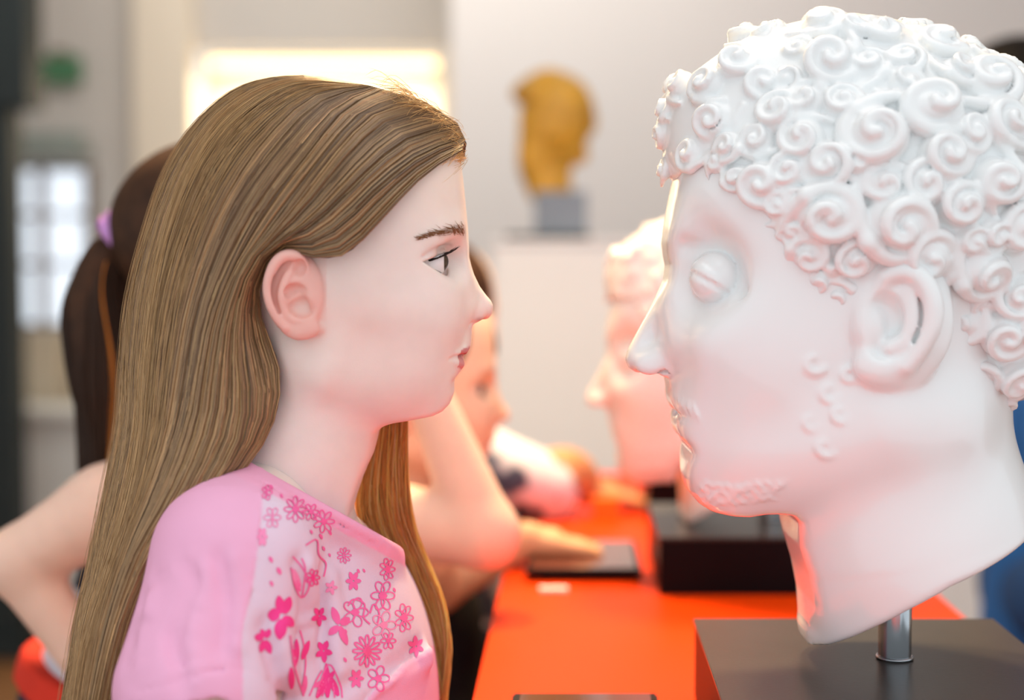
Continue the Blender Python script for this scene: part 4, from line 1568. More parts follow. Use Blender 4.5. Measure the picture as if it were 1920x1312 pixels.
def sleeve_hollow(X, Y, Z):
    q, t = arm_d(X, Y, Z, 0, 0)
    return np.maximum(np.maximum(q - .0500, (Z - hem_h(X)) - .02), .6 - t)


# folds and seams
def near_pt(u, v):
    return G(u, v, sf.near_w(u, v, 1, .22, GY))


def line_on(pts, r, k, mode='-', n=None, lift=0.0):
    q = catmull(pts, n or 3 * len(pts))
    c = []
    for u, v in q:
        w = sf.near_w(u, v, 1, .22, GY)
        if w > 0:
            c.append(G(u, v, w + lift))
    if len(c) > 2:
        sf.chain(c, r, k, mode, sub=1)


folds = [([(300, 1075), (345, 1050), (372, 1085), (350, 1150), (335, 1215)], .0022), ([(270, 1130), (258, 1190), (248, 1260)], .004),
         ([(330, 1190), (345, 1230), (350, 1275)], .003), ([(600, 1085), (607, 1150), (610, 1220), (625, 1300)], .004),
         ([(560, 1060), (570, 1130), (560, 1210)], .002), ([(420, 1050), (430, 1130), (424, 1210)], .002),
         ([(700, 1235), (745, 1235), (790, 1215)], .002), ([(650, 1290), (720, 1268), (785, 1240)], .003), ([(505, 1180), (520, 1250), (545, 1312)], .005)]
for pts, r_ in folds:
    line_on(pts, r_, .012)
    line_on([(u + 16, v) for u, v in pts], r_ * .8, .012, '+', lift=-.001)
seam = [(492, 868), (494, 900), (490, 963), (482, 1039), (470, 1115), (456, 1170), (452, 1211), (455, 1255)]
line_on(seam, .0009, .0012, n=40)
line_on([(u - 5, v) for u, v in seam], .0012, .002, '+', n=40, lift=-.0008)
yoke = [(820, 1205), (790, 1224), (755, 1245), (728, 1275), (703, 1291), (680, 1320)]
line_on(yoke, .0012, .0015, n=30)
line_on([(u + 3, v + 6) for u, v in yoke], .002, .003, '+', n=30, lift=-.001)
line_on([(258, 1296), (310, 1283), (350, 1272), (400, 1258), (435, 1251), (470, 1258), (505, 1278)], .0008, .001, n=36)
line_on([(478, 896), (560, 940), (640, 985), (722, 1032)], .0008, .001, n=40)
sf.full(sleeve_end, .001, '-')
sf.full(sleeve_hollow, .001, '-')
sf.ell(G(553, 1305), (.1175, .0820, .1315), .006, rot=RB)
sV, sQ = sf.mesh()
sV = relax(sV, sQ, 1, .4)
u, v = to_px(sV)
pink, panel_c, band = lin((240, 176, 208)), lin((228, 206, 224)), lin((244, 174, 206))
sx = np.interp(v, [p[1] for p in seam], [p[0] for p in seam])
near_side = 1.0
m = smooth01(u, sx - 1.5, sx + 2.5)
yl = np.interp(u, [680, 703, 728, 755, 790, 820], [1320, 1291, 1275, 1245, 1224, 1205])
m = m * (1 - smooth01(v, yl - 2, yl + 3) * (u > 660))
dn = ((u - 462) * (-(1012 - 868)) + (v - 868) * (728 - 462)) / math.hypot(728 - 462, 1012 - 868)
bandm = 1 - smooth01(dn, 26, 31)
col_ = pink[None] * (1 - m[:, None]) + panel_c[None] * m[:, None]
col_ = col_ * (1 - bandm[:, None]) + band[None] * bandm[:, None]
shirt = link_mesh('shirt', npmesh('shirt', sV, sQ, girl.location, col_), M['shirt'], girl)

# ---- the flocked flower print: flat shapes that lie on the front panel
bvh_s = BVHTree.FromPolygons([tuple(p) for p in sV], [tuple(q) for q in sQ])
PVs, PFs, PCs = [], [], []


def z5(x, y):
    return (400 + x / 2.902, 860 + y / 2.902)


def lay(points, faces, rgb):
    base = len(PVs)
    out = []
    for (u, v) in points:
        p = on_skin(u, v, .0005, bvh_s)
        if p is None:
            return
        out.append(p)
    d = max(np.linalg.norm(out[0] - q) for q in out)
    if d > .06:
        return
    PVs.extend(out)
    PCs.extend([lin(rgb)] * len(out))
    PFs.extend([tuple(base + i for i in fc) for fc in faces])


def petal(cx, cy, ang, L, Wd, rgb):
    """filled leaf or petal"""
    n = 9
    P_, F_ = [], []
    for i in range(n):
        t = i / (n - 1)
        wdt = Wd * math.sin(math.pi * min(1, t * .92 + .06)) ** .7
        for k in (-1, -.33, .33, 1):
            x, y = L * t, wdt * k * .5
            P_.append((cx + x * math.cos(ang) - y * math.sin(ang), cy + x * math.sin(ang) + y * math.cos(ang)))
    for i in range(n - 1):
        for k in range(3):
            a = i * 4 + k
            F_.append((a, a + 1, a + 5, a + 4))
    lay(P_, F_, rgb)


def stroke(pts, wd, rgb, n=None):
    q = catmull(pts, n or max(6, len(pts) * 4))
    d = np.gradient(q, axis=0)
    d /= np.linalg.norm(d, axis=1, keepdims=True) + 1e-9
    nn = np.stack([-d[:, 1], d[:, 0]], 1) * wd * .5
    P_ = []
    for a, b in zip(q, nn):
        P_ += [tuple(a - b), tuple(a), tuple(a + b)]
    F_ = []
    for i in range(len(q) - 1):
        a = i * 3
        F_ += [(a, a + 1, a + 4, a + 3), (a + 1, a + 2, a + 5, a + 4)]
    lay(P_, F_, rgb)


def ring(cx, cy, rx, ry, ang, wd, rgb):
    t = np.linspace(0, 2 * math.pi, 17)
    pts = [(cx + rx * math.cos(a) * math.cos(ang) - ry * math.sin(a) * math.sin(ang), cy + rx * math.cos(a) * math.sin(ang) + ry * math.sin(a) * math.cos(ang)) for a in t]
    stroke(pts, wd, rgb, 26)


def outline_flower(x, y, R_, n, rgb, sq=.75, wd=2.2, core=True, rot=0):
    cx, cy = z5(x, y)
    R_ /= 2.902
    for i in range(n):
        a = rot + 2 * math.pi * i / n
        ring(cx + .62 * R_ * math.cos(a) * sq, cy + .62 * R_ * math.sin(a), .40 * R_, .24 * R_ * (6 / n), a, wd, rgb)
    if core:
        petal(cx - .28 * R_, cy, 0, .56 * R_, .5 * R_, rgb)


def solid_flower(x, y, R_, n, rgb, sq=.75, rot=0):
    cx, cy = z5(x, y)
    R_ /= 2.902
    for i in range(n):
        a = rot + 2 * math.pi * i / n
        petal(cx + 1.5 * math.cos(a), cy + 1.5 * math.sin(a), math.atan2(math.sin(a), math.cos(a) * sq), R_ * (abs(math.cos(a)) * sq + abs(math.sin(a))) / max(1, (abs(math.cos(a)) + abs(math.sin(a)))) * 1.1, R_ * 3.0 / n, rgb)


HP, MP, LP = (244, 70, 150), (246, 110, 172), (246, 146, 190)
for (x, y, s_) in [(315, 550, 20), (360, 612, 24), (318, 680, 18), (318, 158, 16), (372, 205, 14), (600, 490, 15), (632, 525, 12), (533, 400, 14), (586, 424, 18), (637, 402, 16),
                   (718, 1095, 16), (720, 940, 14), (820, 610, 12), (985, 715, 14), (790, 612, 14)]:
    c = z5(x, y)
    petal(c[0] - s_ / 5, c[1] - s_ / 3.2, 1.1, s_ / 1.6, s_ / 3, MP)
# big filled butterfly-like flowers on the left
for (x, y, R_) in [(365, 850, 0)]:
    for (dx, dy, a, L, w_) in [(-5, 0, math.pi * 1.02, 66, 74), (5, -8, -1.75, 100, 52), (18, -6, -1.25, 100, 52), (14, 10, .75, 74, 58), (4, 22, 1.65, 110, 66)]:
        c = z5(x + dx, y + dy)
        petal(c[0], c[1], a, L / 2.902, w_ / 2.902, HP)
for (dx, dy, a, L, w_) in [(-5, 0, 3.3, 50, 44), (0, -4, -1.9, 48, 34), (10, -2, -1.1, 54, 36), (8, 10, 1.2, 80, 44), (0, 12, 1.9, 70, 36)]:
    c = z5(275 + dx, 975 + dy)
    petal(c[0], c[1], a, L / 2.902, w_ / 2.902, HP)
solid_flower(575, 855, 48, 5, HP, rot=.3)
solid_flower(760, 665, 50, 6, MP, .7)
solid_flower(640, 700, 34, 5, LP, .8)
for (dx, dy, a, L, w_) in [(0, 0, -1.9, 100, 40), (10, 0, -.6, 60, 46), (0, 10, 2.4, 70, 40), (6, 10, 1.2, 110, 40)]:
    c = z5(680 + dx, 900 + dy)
    petal(c[0], c[1], a, L / 2.902, w_ / 2.902, MP)
outline_flower(445, 275, 70, 8, MP, .8)
outline_flower(530, 290, 46, 6, MP, .9)
outline_flower(600, 340, 62, 7, MP, .9)
outline_flower(710, 525, 44, 9, MP, .8, 1.6, False)
outline_flower(770, 835, 80, 5, MP, .8, 2.4)
outline_flower(920, 745, 84, 6, MP, .6, 2.4)
outline_flower(925, 905, 76, 5, LP, .8, 2.4)
outline_flower(1035, 865, 76, 7, MP, .45, 2.2)
outline_flower(945, 600, 60, 7, MP, .5, 2.2)
outline_flower(835, 1045, 86, 12, MP, .85, 3.0)
outline_flower(950, 990, 46, 6, MP, .8, 2.2)
outline_flower(320, 320, 56, 6, LP, .7, 2.0, False)
outline_flower(895, 1195, 70, 5, MP, .8, 2.6)
outline_flower(290, 185, 40, 5, MP, .5, 2.2, False)
outline_flower(540, 645, 46, 7, HP, .7, 2.4)
solid_flower(265, 425, 52, 6, LP, .45)
solid_flower(775, 1195, 50, 6, MP, .7)
solid_flower(1100, 1020, 52, 6, MP, .7, .4)
solid_flower(600, 1045, 56, 5, HP, .7, .2)
# stems and tulips
for pts in [[(420, 590), (440, 690), (480, 755), (520, 690), (490, 600), (430, 530)], [(500, 470), (560, 440), (570, 520), (610, 570), (600, 640)],
            [(480, 540), (500, 600), (490, 700), (480, 755)], [(415, 960), (430, 1080), (450, 1170), (490, 1290)], [(470, 930), (490, 1010), (500, 1120), (480, 1250)],
            [(730, 800), (760, 765), (820, 790), (815, 860), (850, 900)], [(850, 840), (870, 790), (900, 840), (890, 900)], [(560, 1290), (600, 1160), (640, 1120), (690, 1230), (700, 1300)],
            [(590, 1290), (640, 1180), (660, 1300)], [(520, 1290), (560, 1200), (590, 1150)]]:
    stroke([z5(*p) for p in pts], 3.0, MP)
for (x, y, a, L, w_, c_) in [(430, 600, 1.2, 120, 40, LP), (470, 720, -1.9, 90, 34, MP), (440, 1130, -1.5, 150, 40, HP), (480, 1090, -1.2, 110, 34, HP), (500, 1180, 1.7, 110, 30, MP),
                             (560, 1300, -1.1, 150, 40, HP), (620, 1300, -1.6, 190, 44, HP), (680, 1290, -2.0, 140, 40, HP), (540, 1240, -.4, 110, 34, MP), (600, 1230, -.9, 100, 30, HP), (425, 1250, -1.6, 120, 34, HP)]:
    c = z5(x, y)
    petal(c[0], c[1], a, L / 2.902, w_ / 2.902, c_)
me = bpy.data.meshes.new('floral_print')
o_ = np.array(girl.location)
me.from_pydata([tuple(p - o_) for p in PVs], [], PFs)
a_ = me.color_attributes.new('Col', 'FLOAT_COLOR', 'POINT')
cc_ = np.ones((len(PVs), 4), np.float32); cc_[:, :3] = np.array(PCs)
a_.data.foreach_set('color', cc_.ravel())
link_mesh('floral_print', me, M['print'], shirt)


# ------------------------------------------------------------------ the children behind
hcV, hcQ = girl_head(0.003)
NOSE = G(922, 575)
_keep = hcV[:, 2] > G(0, 900)[2]
NEWI = np.cumsum(_keep) - 1
hcQ = NEWI[hcQ[_keep[hcQ].all(1)]]
hcC = skin_colors(hcV)[_keep]
hcV = hcV[_keep]


def place_head(nose, scale=1.0, yaw=0.0, tilt=0.0, tint=None):
    """a child's head moved so that its nose tip lies at the given point"""
    V = (hcV - NOSE) * scale
    c, s_ = math.cos(tilt), math.sin(tilt)
    V = np.stack([V[:, 0] * c + V[:, 2] * s_, V[:, 1], -V[:, 0] * s_ + V[:, 2] * c], 1)
    c, s_ = math.cos(yaw), math.sin(yaw)
    V = np.stack([V[:, 0] * c - V[:, 1] * s_, V[:, 0] * s_ + V[:, 1] * c, V[:, 2]], 1)

    def tr(p):
        q = (np.asarray(p, float) - NOSE) * scale
        c, s_ = math.cos(tilt), math.sin(tilt)
        q = np.array([q[0] * c + q[2] * s_, q[1], -q[0] * s_ + q[2] * c])
        c, s_ = math.cos(yaw), math.sin(yaw)
        return np.array([q[0] * c - q[1] * s_, q[0] * s_ + q[1] * c, q[2]]) + nose
    C = hcC if tint is None else hcC * np.array(tint)
    return V + nose, hcQ, C, tr


def hand(f, wrist, palm_dir, finger_dir, up, L=.15, spread=1.0):
    """small hand: palm, four unequal bent fingers and a thumb"""
    pd, up = np.array(palm_dir, float), np.array(up, float)
    pd /= np.linalg.norm(pd)
    sd = np.cross(pd, up); sd /= np.linalg.norm(sd)
    up = np.cross(sd, pd)
    pc = wrist + pd * L * .24
    f.cap(wrist, wrist + pd * L * .20, .017, .019, .01)
    for q in (-.012, 0, .012):
        f.cap(pc + sd * q - pd * L * .1, pc + sd * q * 1.2 + pd * L * .2, .011, .0095, .006)
    for i, l in enumerate((.82, 1.0, .95, .74)):
        b0 = pc + sd * (i - 1.5) * .0115 * spread + pd * L * .2
        m1 = b0 + (pd - up * .15) * L * .20 * l
        f.chain([b0, m1, m1 + (pd * .8 - up * .55) * L * .16 * l], [.0078, .0070, .0055], .002)
    f.chain([pc - sd * .016 - pd * L * .08, pc - sd * .030 + pd * L * .08 - up * .004, pc - sd * .032 + pd * L * .22 - up * .012], [.0095, .0080, .0062], .004)


def body_mesh(name, f, m, root, extra=None, tintc=(228, 178, 150)):
    V, Q = f.mesh()
    C = np.tile(lin(tintc), (len(V), 1))
    if extra is not None:
        eV, eQ, eC = extra
        Q = np.vstack([Q, eQ + len(V)])
        V = np.vstack([V, eV])
        C = np.vstack([C, eC])
    return link_mesh(name, npmesh(name, V, Q, root.location, C), m, root)


def child_legs(f, hip, h_=.0):
    x, y, z = hip
    for s_ in (-.055, .055):
        f.cap([x, y + s_, z], [x + .02, y + s_, z * .5], .062, .042, .02)
        f.cap([x + .02, y + s_, z * .5], [x, y + s_, .07], .042, .028, .02)
        f.cap([x - .01, y + s_, .032], [x + .12, y + s_, .024], .031, .023, .02)


# --- ponytail girl
Y1 = 1.40
pg = thing('person', 'dark-haired ponytail girl in striped top behind the pink-shirted girl, elbow bent toward the table', 'person',
           (float(P(230, 1300, Y1)[0]), Y1, 0))
q1 = lambda u, v, w=0.0: P(u, v, Y1 - w)
hv, hq, hc, tr1 = place_head(q1(640, 560), .98)
lo, hi = [q1(-60, 0)[0], Y1 - .30, 0], [q1(1010, 0)[0], Y1 + .25, q1(0, 480)[2]]
f = Field(lo, hi, .0045)
f.cap(q1(440, 640), q1(360, 880), .045, .05, .03)
f.cap(q1(350, 930), q1(330, 1100), .075, .08, .03)
f.cap(q1(330, 1100), q1(225, 1380), .08, .09, .03)
n1, n2 = q1(205, 955, .09), q1(560, 930, -.05)
f.cap(q1(350, 900), n1, .04, .040, .03)
f.cap(q1(350, 900), n2, .04, .040, .03)
# near arm: hand on hip
e1, w1 = q1(38, 1052, .10), q1(142, 1215, .10)
f.chain([n1, q1(120, 1000, .10), e1], [.038, .035, .031], .02)
f.cap(e1, w1, .031, .021, .012)
hand(f, w1, [.6, -.05, -.8], [1, 0, -1], [0, -1, 0], .13)
# far arm: elbow forward, hand at the face
e2, w2 = q1(908, 1000, 0), q1(800, 735, -.02)
f.chain([n2, q1(760, 978, -.02), e2], [.040, .037, .0335], .02)
f.cap(e2, w2, .0335, .023, .012)
hand(f, w2, [-.35, 0, 1], [0, 0, 1], [1, 0, 0], .14)
hipz = float(q1(0, 1400)[2])
child_legs(f, (float(q1(215, 0)[0]), Y1, hipz))
body_mesh('body', f, M['skin'], pg, (hv, hq, hc), (238, 200, 180))
# top
lo, hi = [q1(60, 0)[0], Y1 - .16, q1(0, 1320)[2]], [q1(620, 0)[0], Y1 + .16, q1(0, 880)[2]]
f = Field(lo, hi, .005)
f.cap(q1(350, 935), q1(330, 1100), .081, .086, .03)
f.cap(q1(330, 1100), q1(240, 1300), .086, .094, .03)
f.cap(q1(300, 915), q1(240, 940, .06), .038, .036, .02)
V, Q = f.mesh()
link_mesh('striped_top', npmesh('striped_top', V, Q, pg.location), M['striped'], pg)
f = Field([q1(-20, 0)[0], Y1 - .17, q1(0, 1700)[2]], [q1(500, 0)[0], Y1 + .17, q1(0, 1200)[2]], .006)
f.cap(q1(225, 1340), q1(215, 1440), .100, .104, .03)
for s_ in (-.055, .055):
    f.cap([q1(215, 0)[0], Y1 + s_, q1(0, 1440)[2]], [q1(225, 0)[0], Y1 + s_, q1(0, 1640)[2]], .078, .066, .02)
f.full(lambda X, Y, Z: -((Z - q1(0, 1262)[2]) + (X - q1(60, 0)[0]) * .35) * -1.0 + 0 * Y, .002, '&')
V, Q = f.mesh()
link_mesh('shorts', npmesh('shorts', V, Q, pg.location), M['navy_cloth'], pg)
f = Field([q1(-20, 0)[0], Y1 - .17, q1(0, 1400)[2]], [q1(500, 0)[0], Y1 + .17, q1(0, 1180)[2]], .005)
f.cap(q1(226, 1290), q1(222, 1350), .1035, .1045, .03)
f.full(lambda X, Y, Z: np.abs((Z - q1(0, 1246)[2]) + (X - q1(90, 0)[0]) * .35) - .016 + 0 * Y, .002, '&')
V, Q = f.mesh()
link_mesh('waistband', npmesh('waistband', V, Q, pg.location), M['red_cloth'], pg)


def tint_colors(n, s_, base, var, seed):
    r = np.random.default_rng(seed)
    c = np.repeat(lin(base)[None] * np.exp(r.normal(0, var, (n, 1))), s_ * 3, 0)
    return np.clip(c, 0, 1)


# hair: cap, tie, tail
f = Field([q1(200, 0)[0], Y1 - .12, q1(0, 640)[2]], [q1(660, 0)[0], Y1 + .12, q1(0, 240)[2]], .004)
sk = tr1(G(595, 405))
f.ell(sk + [-.002, 0, .006], (.106, .078, .090), .01)
f.ell(q1(284, 405), (.022, .024, .028), .02)
f.ell(sk + [.108, 0, -.066], (.052, .1, .064), .01, '-')
V, Q = f.mesh()
ph = link_mesh('hair', npmesh('hair', V, Q, pg.location), M['dark_hair_base'], pg)
f = Field([q1(90, 0)[0], Y1 - .06, q1(0, 990)[2]], [q1(340, 0)[0], Y1 + .06, q1(0, 420)[2]], .0035)
f.chain([q1(236, 448), q1(200, 485), q1(178, 560), q1(185, 660), q1(200, 760), q1(198, 850), q1(180, 930)], [.012, .022, .026, .030, .026, .018, .006], .004)
V, Q = f.mesh()
link_mesh('ponytail', npmesh('ponytail', V, Q, pg.location), M['dark_hair_base'], pg)
nT = 1500
r3 = np.random.default_rng(31)
TG = catmull([(238, 446), (200, 486), (184, 560), (190, 660), (202, 760), (204, 860), (186, 965)], 26)
Tw = np.interp(np.linspace(0, 1, 26), [0, .12, .3, .55, .8, 1], [12, 44, 66, 74, 58, 28])
ph_, rr_ = r3.uniform(0, 6.28, (nT, 1)), np.sqrt(r3.random((nT, 1)))
side_ = np.cos(ph_) * rr_ + .12 * np.sin(np.linspace(0, 8, 26)[None] + ph_ * 3)
dep = np.sin(ph_) * rr_
U_ = TG[None, :, 0] + side_ * Tw[None]
V_ = TG[None, :, 1] + r3.normal(0, 10, (nT, 1)) * np.linspace(0, 1, 26)[None]
Wd = dep * Tw[None] / FPX * 1.35
cx, cy = (U_ - 960.0) / FPX, -(V_ - 656.0) / FPX
Yy = Y1 - Wd
sc_ = Yy / (CT + cy * ST)
CT_ = np.stack([cx * sc_, Yy, CAMZ + (-ST + cy * CT) * sc_], -1)
col_t = tint_colors(nT, 26, (58, 38, 26), .3, 5).reshape(nT, 26 * 3, 3)
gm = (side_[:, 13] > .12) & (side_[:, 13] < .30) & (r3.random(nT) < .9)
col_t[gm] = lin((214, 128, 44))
tv, tq = tubes(CT_, np.full((nT, 26), .0006) * r3.uniform(.6, 1.2, (nT, 1)), 3)
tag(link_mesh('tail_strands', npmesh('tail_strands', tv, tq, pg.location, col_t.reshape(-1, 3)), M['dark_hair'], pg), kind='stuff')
tc = q1(240, 438, .0)
axn = np.array([-.75, 0, -.66])
b1 = np.array([0, 1.0, 0])
b2 = np.cross(axn, b1)
an = np.linspace(0, 2 * math.pi, 28)
for k_i, off in enumerate((-.009, 0, .009)):
    ring_ = [tc + axn * off + (b1 * math.cos(a) + b2 * math.sin(a)) * .0215 for a in an]
    tube_mesh('hair_tie', ring_, [.0082] * 28, M['tie'], pg, 8)

# --- child with the reaching hand
Y3 = 1.64
q3 = lambda u, v, w=0.0: P(u, v, Y3 - w)
c3 = thing('person', 'child in black reaching a hand to the dark glass panel on the table', 'person', (float(q3(760, 0)[0]), Y3 + .05, 0))
hv, hq, hc, tr3 = place_head(q3(954, 776), 1.0, 0, .04, (.97, .80, .66))
f = Field([q3(560, 0)[0], Y3 - .2, 0], [q3(1130, 0)[0], Y3 + .22, q3(0, 860)[2]], .0045)
f.cap(tr3(G(575, 700)), q3(740, 960, -.03), .045, .05, .03)
f.cap(q3(735, 985, -.05), q3(745, 1150, -.05), .07, .075, .03)
f.cap(q3(735, 985, -.05), q3(770, 985, .06), .04, .038, .03)
e3, w3 = q3(815, 1100, .04), q3(985, 1012, .02)
f.chain([q3(770, 990, .06), q3(790, 1050, .07), e3], [.038, .034, .030], .02)
f.cap(e3, w3, .030, .021, .012)
hand(f, w3, [1, .1, -.16], [1, 0, 0], [0, 0, 1], .15)
fe = q3(800, 1150, -.15)
f.chain([q3(745, 985, -.13), q3(770, 1060, -.15), fe], [.038, .034, .028], .02)
f.cap(fe, fe + [.02, -.02, -.17], .028, .019, .012)
hand(f, fe + np.array([.02, -.02, -.17]), [.1, 0, -1], [0, 0, -1], [1, 0, 0], .13)
child_legs(f, (float(q3(745, 0)[0]), Y3 + .05, float(q3(0, 1400)[2])))
body_mesh('body', f, M['skin_warm'], c3, (hv, hq, hc), (226, 168, 128))
f = Field([q3(540, 0)[0], Y3 - .15, .30], [q3(960, 0)[0], Y3 + .25, q3(0, 900)[2]], .006)
f.cap(q3(738, 985, -.05), q3(750, 1160, -.05), .078, .088, .03)
f.cap(q3(750, 1160, -.05), q3(765, 1420, -.05), .095, .100, .03)
f.cap(q3(735, 985, -.05), q3(768, 988, .06), .047, .045, .03)
f.cap(q3(735, 985, -.05), q3(745, 988, -.13), .047, .045, .03)
for s_ in (-.055, .055):
    f.cap([q3(750, 0)[0], Y3 + .05 + s_, q3(0, 1400)[2]], [q3(765, 0)[0], Y3 + .05 + s_, .34], .080, .060, .02)
V, Q = f.mesh()
link_mesh('black_clothes', npmesh('black_clothes', V, Q, c3.location), M['black_cloth'], c3)
for s_ in (1, -1):
    ec = tr3(G(806, 490, s_ * .0335))
    bm = bmesh.new()
    bmesh.ops.create_uvsphere(bm, u_segments=16, v_segments=12, radius=.0118)
    me = bpy.data.meshes.new('eye')
    for v_ in bm.verts:
        v_.co += Vector(ec) - c3.location
    bm.to_mesh(me); bm.free()
    a_ = me.color_attributes.new('Col', 'FLOAT_COLOR', 'POINT')
    for i_, v_ in enumerate(me.vertices):
        fr_ = (v_.co.x + c3.location.x - ec[0]) > .007
        a_.data[i_].color = (*(lin((60, 42, 34)) if fr_ else lin((232, 222, 216))), 1)
    link_mesh('eye', me, M['eye'], c3)
f = Field(tr3(G(250, 0)) * [1, 0, 0] + [0, Y3 - .12, q3(0, 900)[2]], [q3(960, 0)[0], Y3 + .12, q3(0, 420)[2]], .0045)
sk = tr3(G(595, 405))
f.ell(sk + [.000, 0, .006], (.106, .080, .090), .01)
f.ell(sk + [-.04, 0, -.06], (.07, .072, .09), .02)
f.ell(sk + [.104, 0, -.066], (.056, .1, .062), .012, '-')
V, Q = f.mesh()
link_mesh('hair', npmesh('hair', V, Q, c3.location), M['dark_hair_base'], c3)

# --- child further back, turned away
Y4 = 2.02
q4 = lambda u, v, w=0.0: P(u, v, Y4 - w)
c4 = thing('person', 'child in white and navy patterned top leaning on the far part of the table', 'person', (float(q4(850, 0)[0]), Y4 + .05, 0))
sk4 = q4(806, 560)
nose4 = sk4 + np.array([.125 * math.cos(.95), .125 * math.sin(.95), -.064])
hv, hq, hc, tr4 = place_head(nose4, 1.0, .95, 0, (.98, .80, .64))
f = Field([q4(620, 0)[0], Y4 - .22, 0], [q4(1250, 0)[0], Y4 + .28, q4(0, 620)[2]], .005)
f.cap(tr4(G(575, 700)), q4(820, 790, -.03), .044, .05, .03)
f.cap(q4(830, 850, -.05), q4(815, 1000, -.05), .075, .085, .03)
f.chain([q4(850, 830, .05), q4(960, 880, .07), q4(1040, 905, .06)], [.042, .040, .036], .02)
e4 = q4(1052, 878, .05)
f.chain([q4(1010, 905, .06), e4, q4(1082, 890, .03), q4(1100, 918, .02)], [.036, .030, .029, .022], .01)
hand(f, q4(1102, 919, .02), [1, 0, -.22], [1, 0, -.3], [.4, 0, 1], .15)
f.chain([q4(830, 840, -.15), q4(900, 940, -.14)], [.038, .03], .02)
f.cap(q4(900, 940, -.14), q4(1010, 935, -.08), .028, .019, .012)
hand(f, q4(1010, 935, -.08), [1, -.1, -.2], [1, 0, 0], [0, 0, 1], .13)
child_legs(f, (float(q4(822, 0)[0]), Y4 + .05, float(q4(0, 1230)[2])))
f.cap(q4(815, 1000, -.05), q4(822, 1200, -.05), .085, .085, .03)
body_mesh('body', f, M['skin_warm'], c4, (hv, hq, hc), (206, 146, 100))
f = Field([q4(640, 0)[0], Y4 - .2, q4(0, 1260)[2]], [q4(1110, 0)[0], Y4 + .28, q4(0, 770)[2]], .005)
f.cap(q4(832, 858, -.05), q4(815, 1000, -.05), .083, .092, .03)
f.cap(q4(815, 1000, -.05), q4(820, 1180, -.05), .094, .100, .03)
f.chain([q4(850, 836, .05), q4(950, 890, .07), q4(1020, 915, .06)], [.050, .052, .050], .02)
f.chain([q4(830, 845, -.12), q4(850, 880, -.15)], [.05, .05], .02)
V, Q = f.mesh()
link_mesh('patterned_top', npmesh('patterned_top', V, Q, c4.location), M['patterned'], c4)
f = Field([q4(640, 0)[0], Y4 - .2, .2], [q4(1010, 0)[0], Y4 + .28, q4(0, 1160)[2]], .007)
f.cap(q4(820, 1190, -.05), q4(822, 1230, -.05), .102, .10, .02)
for s_ in (-.055, .055):
    f.cap([q4(822, 0)[0], Y4 + .05 + s_, q4(0, 1230)[2]], [q4(835, 0)[0], Y4 + .05 + s_, .30], .075, .058, .02)
V, Q = f.mesh()
link_mesh('trousers', npmesh('trousers', V, Q, c4.location), M['navy_cloth'], c4)
f = Field([q4(650, 0)[0], Y4 - .13, q4(0, 760)[2]], [q4(960, 0)[0], Y4 + .13, q4(0, 400)[2]], .0045)
f.ell(sk4 + [-.002, -.004, .004], (.092, .092, .092), .01)
f.ell(sk4 + [-.03, -.03, -.06], (.066, .066, .08), .02)
f.ell(tr4(G(860, 520)), (.06, .06, .065), .01, '-')
V, Q = f.mesh()
link_mesh('hair', npmesh('hair', V, Q, c4.location), M['dark_hair_base'], c4)

# --- adult in blue at the right
Y5 = 2.35
q5 = lambda u, v, w=0.0: P(u, v, Y5 - w)
ad = thing('person', 'dark-haired adult in a bright blue jacket standing at the right edge behind the bust', 'person', (float(q5(2050, 0)[0]), Y5, 0))
sk5 = q5(1908, 200)
nose5 = sk5 + np.array([.125 * 1.1, 0, -.064 * 1.1])
hv, hq, hc, tr5 = place_head(nose5, 1.1, 0, 0, (.9, .78, .66))
f = Field([q5(1700, 0)[0], Y5 - .3, 0], [q5(2420, 0)[0], Y5 + .3, q5(0, 330)[2]], .008)
f.cap(tr5(G(575, 700)), q5(2010, 460), .055, .06, .03)
f.cap(q5(2040, 560), q5(2050, 1000), .12, .12, .04)
for s_ in (-.19, .19):
    f.chain([q5(2040, 500, s_ * .9), q5(2020, 760, s_ * 1.15), q5(2010, 1000, s_ * 1.1)], [.05, .044, .034], .02)
    hand(f, q5(2010, 1000, s_ * 1.1), [-.2, 0, -1], [0, 0, -1], [0, 1, 0], .17)
z5_ = float(q5(0, 1150)[2])
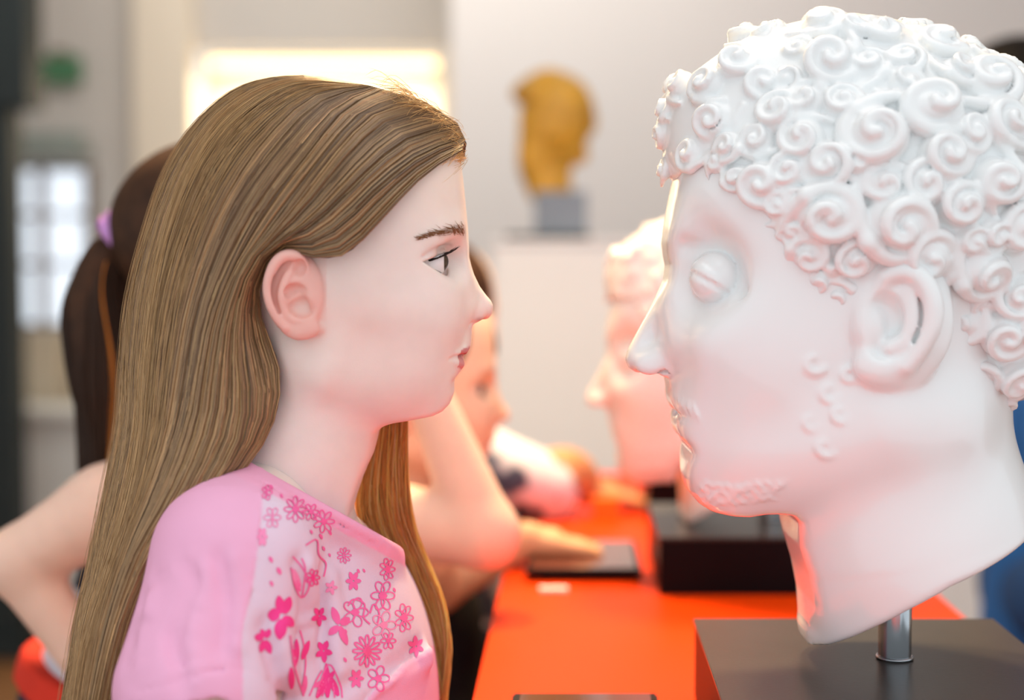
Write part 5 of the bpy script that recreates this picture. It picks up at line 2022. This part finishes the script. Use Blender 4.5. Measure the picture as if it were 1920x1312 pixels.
for s_ in (-.09, .09):
    f.cap([ad.location.x, Y5 + s_, z5_], [ad.location.x, Y5 + s_, .48], .085, .06, .02)
    f.cap([ad.location.x, Y5 + s_, .48], [ad.location.x, Y5 + s_, .08], .06, .04, .02)
    f.cap([ad.location.x + .03, Y5 + s_, .04], [ad.location.x - .17, Y5 + s_, .032], .04, .03, .02)
body_mesh('body', f, M['skin_warm'], ad, (hv, hq, hc), (206, 150, 116))
f = Field([q5(1690, 0)[0], Y5 - .32, .62], [q5(2440, 0)[0], Y5 + .32, q5(0, 400)[2]], .008)
f.cap(q5(2040, 590), q5(2045, 780), .145, .14, .04)
f.cap(q5(2045, 780), q5(2040, 1160), .14, .172, .05)
for s_ in (-.19, .19):
    f.chain([q5(2035, 510, s_ * .9), q5(2005, 760, s_ * 1.15), q5(2005, 985, s_ * 1.1)], [.065, .060, .050], .03)
V, Q = f.mesh()
link_mesh('blue_jacket', npmesh('blue_jacket', V, Q, ad.location), M['blue_cloth'], ad)
f = Field([q5(1730, 0)[0], Y5 - .28, .06], [q5(2400, 0)[0], Y5 + .28, z5_ + .2], .009)
f.cap([ad.location.x, Y5 - .05, z5_ + .04], [ad.location.x, Y5 + .05, z5_ + .04], .15, .15, .04)
for s_ in (-.09, .09):
    f.cap([ad.location.x, Y5 + s_, z5_], [ad.location.x, Y5 + s_, .48], .105, .08, .02)
    f.cap([ad.location.x, Y5 + s_, .48], [ad.location.x, Y5 + s_, .14], .08, .065, .02)
V, Q = f.mesh()
link_mesh('dark_trousers', npmesh('dark_trousers', V, Q, ad.location), M['navy_blue'], ad)
f = Field([q5(1780, 0)[0], Y5 - .13, q5(0, 420)[2]], [q5(2160, 0)[0], Y5 + .13, q5(0, 20)[2]], .005)
f.ell(sk5 + [.004, 0, .012], (.112, .090, .104), .01)
f.ell(sk5 + [-.04, 0, -.06], (.07, .075, .08), .02)
f.ell(tr5(G(820, 560)), (.070, .11, .075), .01, '-')
V, Q = f.mesh()
link_mesh('hair', npmesh('hair', V, Q, ad.location), M['black_hair'], ad)
